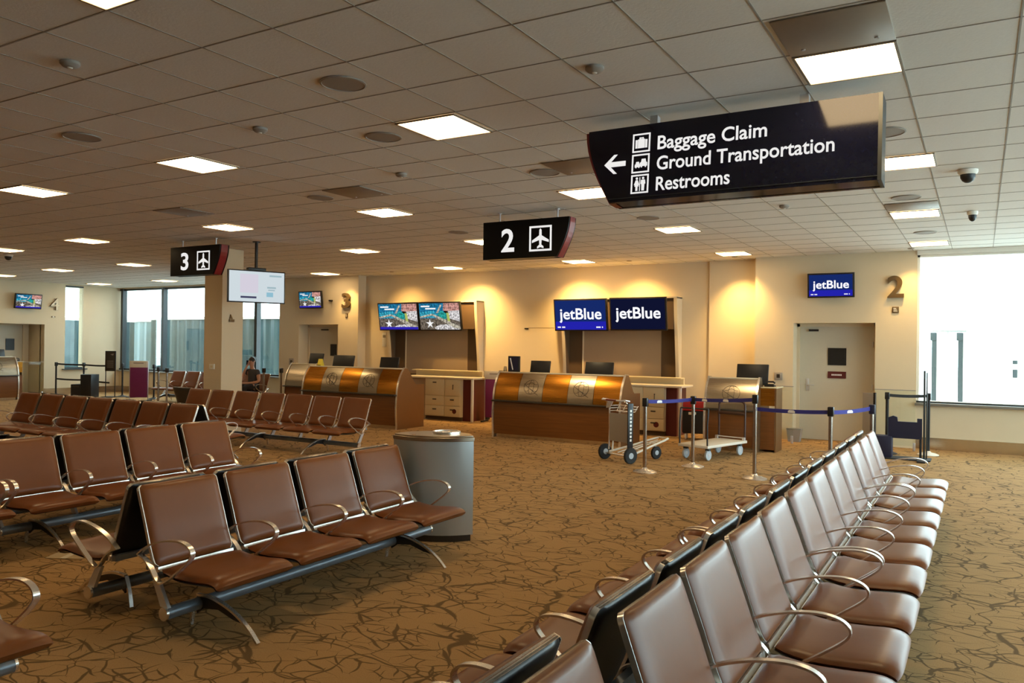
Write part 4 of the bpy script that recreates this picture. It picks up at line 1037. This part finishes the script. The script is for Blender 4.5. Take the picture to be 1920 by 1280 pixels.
b = MB(); b.tube([(-.26, .05, .12), (-.18, .45, .20), (-.13, .85, .29), (-.10, .95, .31), (.10, .95, .31), (.13, .85, .29), (.18, .45, .20), (.26, .05, .12)], .017, 8)
b.tube([(-.20, .30, .17), (.20, .30, .17)], .011, 8); b.tube([(-.15, .65, .245), (.15, .65, .245)], .011, 8)
b.tube([(.08, .72, .10), (.08, .70, .25)], .012, 8); b.tube([(-.24, .1, .14), (-.25, .12, .30), (-.20, .2, .33), (-.16, .33, .25), (-.14, .40, .20)], .012, 8)
b.tube([(-.05, .05, .13), (-.03, .85, .28)], .010, 8); b.tube([(.06, .05, .13), (.04, .85, .28)], .010, 8)
b.build('base_frame', 'plat', r)
r = thing('platform_cart', 'flat white platform cart with brown tube handle before the gate 2 podium', 'cart', (-3.70, 12.70, 0), math.radians(-15))
b = MB(); b.rbox(-.27, .27, -.60, .60, .195, .238, .006); b.build('deck', 'plat', r)
for sx in (-.2, .2):
    for sy in (-.48, .48): wheel('caster', r, sx, sy, .082, .036, 'hub', 'satin')
    b = MB()
    for sy in (-.48, .48): b.box(sx-.03, sx+.03, sy-.03, sy+.03, .15, .206)
    b.build('caster_fork', 'postgrey', r)
b = MB(); b.tube([(-.24, .57, .23), (-.24, .57, .80)]+[(-.24+.07*(1-math.cos(k*PI/8)), .57, .80+.07*math.sin(k*PI/8)) for k in range(1, 5)]+[(.24-.07*(1-math.cos(k*PI/8)), .57, .80+.07*math.sin(k*PI/8)) for k in range(4, -1, -1)]+[(.24, .57, .23)], .018, 10)
b.tube([(-.24, .57, .67), (.24, .57, .67)], .026, 10); b.build('handle', 'brown_tube', r)
b = MB(); 
for sx in (-.25, .25): b.tube([(sx, -.58, .2), (sx, -.59, .55), (sx, -.56, .80)], .013, 8)
b.tube([(-.25, -.56, .80), (.25, -.56, .80)], .013, 8); b.build('rear_handle', 'black', r)
b = MB()
for sx in (-.25, .25): b.box(sx-.02, sx+.02, .50, .54, .235, .29)
b.tube([(-.25, .52, .28), (.25, .52, .28)], .01, 8); b.build('deck_rail', 'satin', r)
r = thing('wheeled_case', 'black wheeled case with bright red top left of the gate 2 podium', 'case', (-4.66, 14.9, 0), .2)
b = MB(); b.rbox(-.26, .26, -.18, .18, .12, .55, .03); b.build('body', 'blackmat', r)
b = MB(); b.rbox(-.28, .28, -.19, .19, .55, .74, .03); b.build('red_top', 'redcloth', r)
b = MB(); b.rbox(-.14, .0, -.2, -.18, .48, .53, .006); b.build('white_tag', 'ink', r)
for sx in (-.2, .2): 
    for sy in (-.12, .12): wheel('caster', r, sx, sy, .06, .03, 'plat', 'satin')
b = MB()
for sx in (-.2, .2):
    for sy in (-.12, .12): b.box(sx-.012, sx+.012, sy-.02, sy+.02, .055, .13)
b.build('caster_fork', 'postgrey', r)
b = MB(); b.tube([(.30, -.1, .10), (.30, -.12, .80), (.30, .05, .82)], .015, 8); b.tube([(-.29, -.19, .12), (-.25, -.2, .78)], .012, 8); b.build('tube_frame', 'satin', r)
r = thing('floor_paper', 'tan sheet of paper on the carpet under the second bench row', 'paper', (-6.35, 3.75, .002), .5)
b = MB(); b.box(-.15, .15, -.11, .11, 0, .003); b.build('sheet', 'paper', r)
b = MB(); b.box(-.03, .02, -.11, .11, .003, .004); b.build('fold', 'top', r)

# ------------------------------------------------------------------ the seated person
P0 = Vector((-17.25, 15.18, .015))
r = thing('person', 'person in charcoal T-shirt seated under the far window, holding a dark telephone to the ear', 'person', P0, .15)
def skin_obj(name, pts, edges, m, parent, levels=2, root=0):
    me = bpy.data.meshes.new(name); me.from_pydata([p[:3] for p in pts], edges, [])
    o = bpy.data.objects.new(name, me); C.objects.link(o); o.parent = parent
    sk = o.modifiers.new('skin', 'SKIN'); sk.use_smooth_shade = True
    lay = me.skin_vertices[0].data if me.skin_vertices else None
    if lay is None:
        bm = bmesh.new(); bm.from_mesh(me); bm.verts.layers.skin.verify(); bm.to_mesh(me); bm.free(); lay = me.skin_vertices[0].data
    for i, p in enumerate(pts):
        rr = p[3]; lay[i].radius = (rr, rr) if not isinstance(rr, tuple) else rr; lay[i].use_root = (i == root)
    sb = o.modifiers.new('sub', 'SUBSURF'); sb.levels = levels; sb.render_levels = levels
    me.materials.append(M[m]); return o
Z = .44
J = [(0, 0, Z+.08, .12), (0, .03, Z+.26, .115), (0, .02, Z+.42, .125), (.0, -.005, Z+.54, .07), (0, -.02, Z+.615, .047), (0, -.035, Z+.69, .075), (0, -.045, Z+.78, .088), (0, -.03, Z+.86, .06),
     # picture-left arm bent up to the ear
     (-.17, .0, Z+.49, .062), (-.25, -.10, Z+.26, .046), (-.24, -.15, Z+.24, .042), (-.15, -.14, Z+.50, .034), (-.115, -.10, Z+.61, .028), (-.10, -.085, Z+.68, .026),
     # other arm resting across the lap
     (.18, .0, Z+.48, .062), (.26, -.04, Z+.24, .046), (.24, -.10, Z+.20, .041), (.05, -.24, Z+.17, .033), (-.08, -.27, Z+.17, .027), (-.15, -.28, Z+.165, .022),
     # legs
     (-.10, -.03, Z+.06, .095), (-.13, -.26, Z+.07, .078), (-.14, -.44, Z+.07, .060), (-.14, -.45, Z-.16, .048), (-.13, -.43, .09, .036), (-.13, -.53, .045, .036),
     (.10, -.03, Z+.06, .095), (.11, -.26, Z+.075, .078), (.12, -.45, Z+.07, .060), (.13, -.47, Z-.16, .048), (.12, -.44, .09, .036), (.12, -.54, .045, .036)]
Ed = [(0, 1), (1, 2), (2, 3), (3, 4), (4, 5), (5, 6), (6, 7), (2, 8), (8, 9), (9, 10), (10, 11), (11, 12), (12, 13), (2, 14), (14, 15), (15, 16), (16, 17), (17, 18), (18, 19),
      (0, 20), (20, 21), (21, 22), (22, 23), (23, 24), (24, 25), (0, 26), (26, 27), (27, 28), (28, 29), (29, 30), (30, 31)]
body = skin_obj('body', J, Ed, 'skin', r)
# fingers, each its own short chain rooted in the palm
def hand(x, y, z, dx, dy, dz, side):
    d = Vector((dx, dy, dz)).normalized(); a = d.cross(Vector((0, -1, 0))).normalized(); n = d.cross(a); base = Vector((x, y, z)); pts = []; ed = []
    for k in range(4):
        o = len(pts); l = (.075, .085, .08, .062)[k]; st = base+a*(.011*(k-1.5))*1.7
        pts += [(*(st-d*.02), .010), (*(st+d*l*.5+n*side*.008), .0085), (*(st+d*l*.8+n*side*.03), .0075), (*(st+d*l*.85+n*side*.05), .006)]
        ed += [(o, o+1), (o+1, o+2), (o+2, o+3)]
    o = len(pts); pts += [(*(base-d*.05), .014), (*(base-d*.02+a*.04), .010), (*(base+d*.02+a*.05+n*side*.02), .008)]; ed += [(o, o+1), (o+1, o+2)]
    return pts, ed
bmx = None
for nme, args in (('fingers', (-.10, -.085, Z+.68, .05, .02, 1, 1)), ('fingers', (-.15, -.28, Z+.165, -1, -.1, -.1, 1))):
    pts, ed = hand(*args)
    # one skinned chain per finger
    o = skin_obj(nme, pts, ed, 'skin', body, 1)
    for i in (0, 4, 8, 12, 16): o.data.skin_vertices[0].data[i].use_root = True
sh = [(J[0][0], .0, Z+.04, .14)]+[(*J[i][:3], J[i][3]*1.13) for i in (1, 2)]+[(0, -.002, Z+.53, .085), (-.17, .0, Z+.49, .082), (-.21, -.05, Z+.38, .072), (.18, 0, Z+.48, .082), (.225, -.025, Z+.36, .072)]
skin_obj('shirt', sh, [(0, 1), (1, 2), (2, 3), (2, 4), (4, 5), (2, 6), (6, 7)], 'shirt', r)
tr = [(0, 0, Z+.06, .135)]+[(*J[i][:3], J[i][3]*1.17) for i in (20, 21, 22, 23)]+[(-.13, -.43, .12, .048)]+[(*J[i][:3], J[i][3]*1.17) for i in (26, 27, 28, 29)]+[(.12, -.44, .12, .048)]
skin_obj('trousers', tr, [(0, 1), (1, 2), (2, 3), (3, 4), (4, 5), (0, 6), (6, 7), (7, 8), (8, 9), (9, 10)], 'trousers', r)
for sx in (-.13, .12):
    b = MB(); b.rbox(sx-.045, sx+.045, -.60, -.38, .0, .085, .03); b.build('shoe', 'blackmat', r)
hd = Matrix.Translation((0, -.035, Z+.775))
b = MB(); b.lathe([(.096*math.sin(t*PI/12), .112*-math.cos(t*PI/12)+.0) for t in range(5, 12)]+[(.004, .112)], 20)
b.v = [(p[0], p[1]+.018, p[2]+.012) for p in b.v if True]; b.xf(hd); b.build('hair', 'hair', r)
b = MB(); b.lathe([(.045*math.sin(t*PI/8)+.001, -.045*math.cos(t*PI/8)) for t in range(9)], 14); b.xf(Matrix.Translation((0, .075, Z+.85))); b.build('hair_bun', 'hair', r)
for sx in (-.032, .032):
    b = MB(); b.lathe([(.011*math.sin(t*PI/8)+.0005, -.011*math.cos(t*PI/8)) for t in range(9)], 12); b.xf(Matrix.Translation((sx, -.125, Z+.785))); b.build('eye', 'hair', body)
b = MB(); b.prism([(-.012, 0), (.012, 0), (0, .04)], -.155, -.12); b.xf(Matrix.Translation((0, 0, Z+.745))); b.build('nose', 'skin', body)
b = MB(); b.rbox(-.022, .022, -.127, -.11, Z+.715, Z+.725, .003); b.build('mouth', 'redcloth', body)
for sx in (-.09, .09):
    b = MB(); b.lathe([(.001, -.008), (.018, -.006), (.022, 0), (.016, .006), (.001, .005)], 12); b.xf(Matrix.Translation((sx, -.03, Z+.77)) @ Matrix.Rotation(PI/2, 4, 'Y')); b.build('ear', 'skin', body)
ph = thing('mobile_telephone', 'small dark telephone held at the seated person\'s ear', 'telephone', P0, .15)
b = MB(); b.rbox(-.118, -.104, -.115, -.05, Z+.66, Z+.80, .005); b.build('phone_case', 'black', ph)
b = MB(); b.box(-.1045, -.1035, -.11, -.055, Z+.67, Z+.79); b.build('phone_display', 'signface', ph)

# ------------------------------------------------------------------ outside the windows
b = MB(); b.box(-90, 60, 17.0, 120, -.5, -.45); b.box(5.5, 60, -40, 17.0, -.5, -.45); b.box(-90, -27.3, -40, 17, -.5, -.45); g = b.build('ground', 'tarmac'); struct(g)
def corr_box(name, label, x0, x1, y0, y1, z1, m, rail=True):
    r = thing(name, label, 'passenger bridge', ((x0+x1)/2, (y0+y1)/2, 0), 0, 'corrugated walls outside'); a, c = (x1-x0)/2, (y1-y0)/2
    b = MB(); n = max(2, int((x1-x0)/.21)); pts = []
    for i in range(n+1):
        pts.append((-a+(2*a)*i/n, -c+(.05 if i % 2 else 0)))
    b.prism(pts+[(a, c), (-a, c)], -.45, z1, 'z'); b.build('corrugated_wall', m, r, smooth=0)
    b = MB(); b.box(-a-.02, a+.02, -c-.05, c+.05, z1, z1+.10); b.build('top_rail', 'plat', r)
    return r
corr_box('passenger_bridge', 'dark teal corrugated bridge wall behind the left windows', -27.9, -19.2, 19.5, 22, 2.56, 'teal')
corr_box('passenger_bridge', 'pale corrugated wall further left, behind the window mullion', -40, -28.2, 19.8, 23, 2.50, 'pale')
r = corr_box('passenger_bridge', 'dark teal corrugated wall seen through the narrow window beside numeral 4', -29.2, -28.2, 14.0, 19.0, 2.45, 'teal')
b = MB(); pts = []
for i in range(25): pts.append((.5+(.05 if i % 2 else .0), -2.5+5*i/24))
b.prism(pts+[(.4, 2.5), (.4, -2.5)], -.45, 2.45, 'z'); b.build('side_wall', 'teal', r, smooth=0)
r = thing('outside_door_frame', 'grey steel door frame standing outside the right window', 'door frame', (-.62, 20, 0))
for x in (-.30, .21):
    b = MB(); b.box(x-.01, x+.09, -.05, .05, -.45, 2.15); b.build('post', 'postgrey', r)
    b = MB(); b.box(x+.09, x+.15, -.06, .06, -.45, 2.17); b.build('white_trim', 'white', r)
    b = MB(); b.rbox(x-.04, x+.08, -.07, .07, 1.98, 2.16, .01); b.build('hinge_box', 'postgrey', r)
b = MB(); b.box(-.30, .36, -.04, .04, 2.17, 2.21); b.bar([(0, 2.10), (0, 2.18)], 0, .02, .02); b.build('crossbar', 'sill', r)
r = thing('service_unit', 'pale service unit with small dark windows outside at the right edge', 'equipment', (.72, 21, 0))
b = MB(); b.rbox(-.22, .6, -.3, .3, -.45, 1.75, .02); b.build('cabinet', 'white', r)
for z0, z1 in ((1.48, 1.56), (1.18, 1.36)):
    b = MB(); b.box(-.10, -.01, -.31, -.295, z0, z1); b.build('dark_window', 'postgrey', r)
for m in [m for m in bpy.data.meshes if m.users == 0]: bpy.data.meshes.remove(m)
